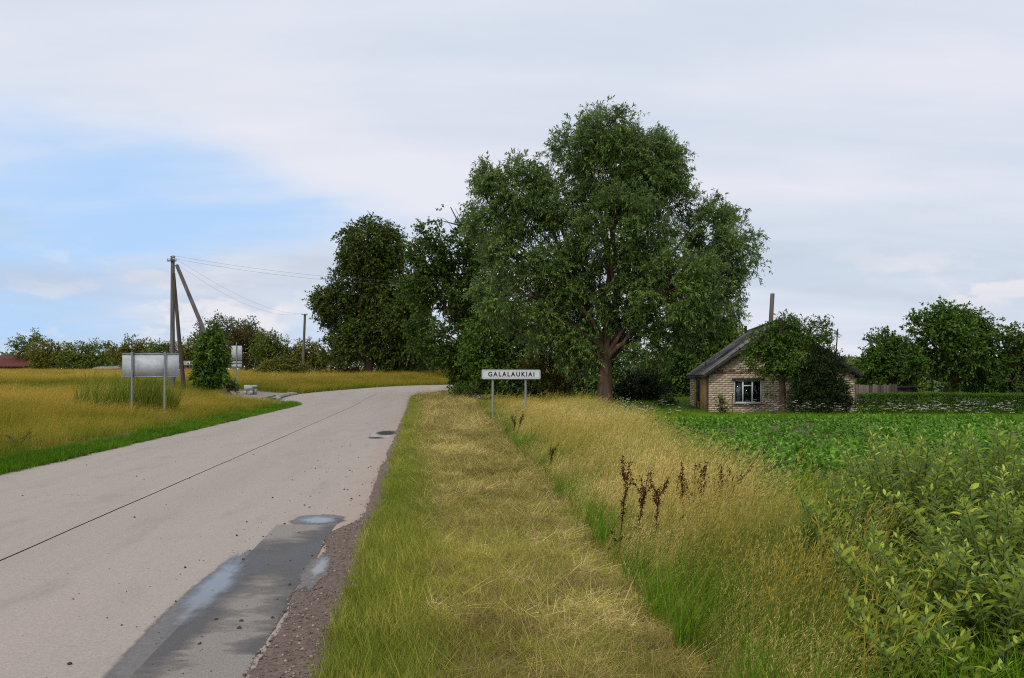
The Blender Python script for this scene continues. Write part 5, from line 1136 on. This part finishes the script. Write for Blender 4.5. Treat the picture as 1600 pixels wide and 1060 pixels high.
tree('rose_bush', 'small spindly rose bush below the left part of the house wall', 'shrub', X(1129, 33.0), 33.0, [(0, 0, .5, .22, .2, .35), (-.1, .1, .75, .14, .14, .2), (.1, 0, .3, .2, .2, .2)], 'apple', clumps=45, shoots=5, per=6, slen=.16, leaf=(.06, .035), trunk=.015, fork=.2, seed=171, cs=.1)

# ------------------------------------------------------------------ garden fence, shed and far buildings
def board_fence():
    Y = 43.0; x0, x1 = X(1334, Y), X(1404, Y); g0 = gz(x0, Y); t = thing('board_fence', 'old grey board fence between house end and hedge', 'fence', ((x0+x1)/2, Y, g0)); r = np.random.default_rng(180); L_ = (x1-x0)/2; me = []
    for v in range(4):
        mb = MB(); mb.box((0, 0, 0), (.135, .025, 1.25), a=v/3); me.append(mb.mesh('board', M['board']))
    for q in np.arange(-L_, L_, .152): put('board', me[r.integers(0, 4)], t, (q, r.normal(0, .006), .55+r.uniform(-.06, .05)), (0, r.normal(0, .02), 0))
    for z in (.3, .9):
        mb = MB(); mb.box((0, .045, z), (2*L_, .05, .08)); mb.build('rail', M['board'], t)
board_fence()
def shed():
    Y = 45.0; x0, x1 = X(1404, Y), X(1433, Y); g0 = gz(x0, Y); w = x1-x0; h = Z(607, Y)-g0; t = thing('garden_shed', 'tiny dark plank shed with a square opening behind the hedge', 'shed', (x0, Y, g0)); r = np.random.default_rng(181); q = 0; i = 0
    while q < w-.01:
        mb = MB()
        if w*.62 < q+.07 < w*.92: mb.box((q+.066, 0, .22), (.128, .03, .9)); mb.box((q+.066, 0, h-.1), (.128, .03, .28))
        else: mb.box((q+.066, 0, (h-.2)/2), (.128, .03, h+.2), a=r.random())
        mb.build('plank', M['board'], t); q += .134; i += 1
    mb = MB(); mb.box((w/2, .8, h/2-.1), (w-.02, .03, h)); mb.box((.015, .4, h/2-.1), (.03, .76, h)); mb.box((w-.015, .4, h/2-.1), (.03, .76, h)); mb.build('back_wall', M['weathered_dark'], t)
    mb = MB(); mb.box((w/2, .38, h+.09), (w+.3, 1.1, .05), M=Matrix.Rotation(math.radians(4), 3, 'X')); mb.build('roof', M['trim'], t)
    mb = MB(); a, b_, z0, z1 = w*.58, w*.95, .62, h-.22
    mb.box(((a+b_)/2, -.03, z1), (b_-a, .03, .06)); mb.box((a, -.03, (z0+z1)/2), (.06, .03, z1-z0+.06)); mb.box((b_, -.03, (z0+z1)/2), (.06, .03, z1-z0+.06)); mb.build('opening_frame', M['weathered'], t)
shed()
def cold_frame():
    Y = 40.0; x0, x1 = X(1500, Y), X(1549, Y); g0 = gz(x0, Y); w = x1-x0; z0, z1 = Z(632, Y)-g0, Z(621.5, Y)-g0; t = thing('low_outbuilding', 'low grey roofed outbuilding half hidden behind the hedge under the apple tree', 'shed', ((x0+x1)/2, Y, g0))
    mb = MB(); mb.box((0, .7, (z0-.2)/2+.02), (w-.2, 1.2, z0+.2)); mb.build('wall', M['weathered_dark'], t)
    mb = MB(); n = 40; xs = np.linspace(-w/2, w/2, n); v = []
    for q in xs: v += [(q, 0, z0-.02+.012*math.cos(q*40)), (q, .75, z1+.012*math.cos(q*40)), (q, 1.5, z0-.02+.012*math.cos(q*40))]
    mb.add(v, [[3*i+j, 3*i+3+j, 3*i+4+j, 3*i+1+j] for i in range(n-1) for j in range(2)]); mb.build('roof', M['tin'], t)
cold_frame()
def far_house(name, label, x0, x1, Y, py_eave, py_ridge, dep, wall, roof, windows=()):
    g0 = gz((x0+x1)/2, Y)-.3; t = thing(name, label, 'house', ((x0+x1)/2, Y, g0)); w = x1-x0; e, rd = Z(py_eave, Y)-g0, Z(py_ridge, Y)-g0
    mb = MB(); mb.box((0, dep/2, e/2), (w-.6, dep, e)); mb.build('wall', M[wall], t)
    mb = MB(); v = [(-w/2, -.4, e-.05), (w/2, -.4, e-.05), (w/2, dep/2, rd), (-w/2, dep/2, rd), (-w/2, dep+.4, e-.05), (w/2, dep+.4, e-.05), (-w/2, -.4, e-.2), (w/2, -.4, e-.2), (-w/2, dep+.4, e-.2), (w/2, dep+.4, e-.2)]
    mb.add(v, [[0, 1, 2, 3], [3, 2, 5, 4], [6, 7, 1, 0], [4, 5, 9, 8], [0, 3, 4, 4], [1, 5, 2, 2]]); mb.build('roof', M[roof], t)
    for wx, wz, ww, wh in windows:
        f = MB(); f.box((wx, -.02, wz), (ww, .08, wh)); wo = f.build('window', M['white_paint'], t); p = MB(); p.box((wx-ww*.24, -.065, wz), (ww*.36, .02, wh*.78)); p.build('pane', M['dark_in'], wo); p = MB(); p.box((wx+ww*.24, -.065, wz), (ww*.36, .02, wh*.78)); p.build('pane', M['dark_in'], wo)
    return t
Yh = 150.0
fh = far_house('farm_building', 'long low farm building with red brown roof at the far left', X(-70, Yh), X(40, Yh), Yh, 571.5, 555, 8, 'weathered_dark', 'red_roof')
mb = MB(); mb.box((X(7, Yh)-fh.location.x, 4, Z(554, Yh)-fh.location.z), (.6, .6, .9)); mb.build('chimney', M['brick_red'], fh)
Yh = 128.0
far_house('small_house', 'small ochre house with white window glimpsed behind the power pole brace', X(278, Yh), X(326, Yh), Yh, 569, 562, 6, 'orange_wall', 'roof', [(X(296.5, Yh)-(X(278, Yh)+X(326, Yh))/2, 1.75, .95, 1.1)])
Yh = 140.0
far_house('white_shed', 'low whitewashed shed peeking out under the apple trees', X(146, Yh), X(186, Yh), Yh, 575, 571.5, 4, 'render', 'tin')
Yh = 128.0
far_house('grey_cottage', 'grey roofed cottage hidden among trees behind the thin far pole', X(448, Yh), X(506, Yh), Yh, 577, 568, 6, 'render', 'tin', [(0, 2.2, .8, .9)])
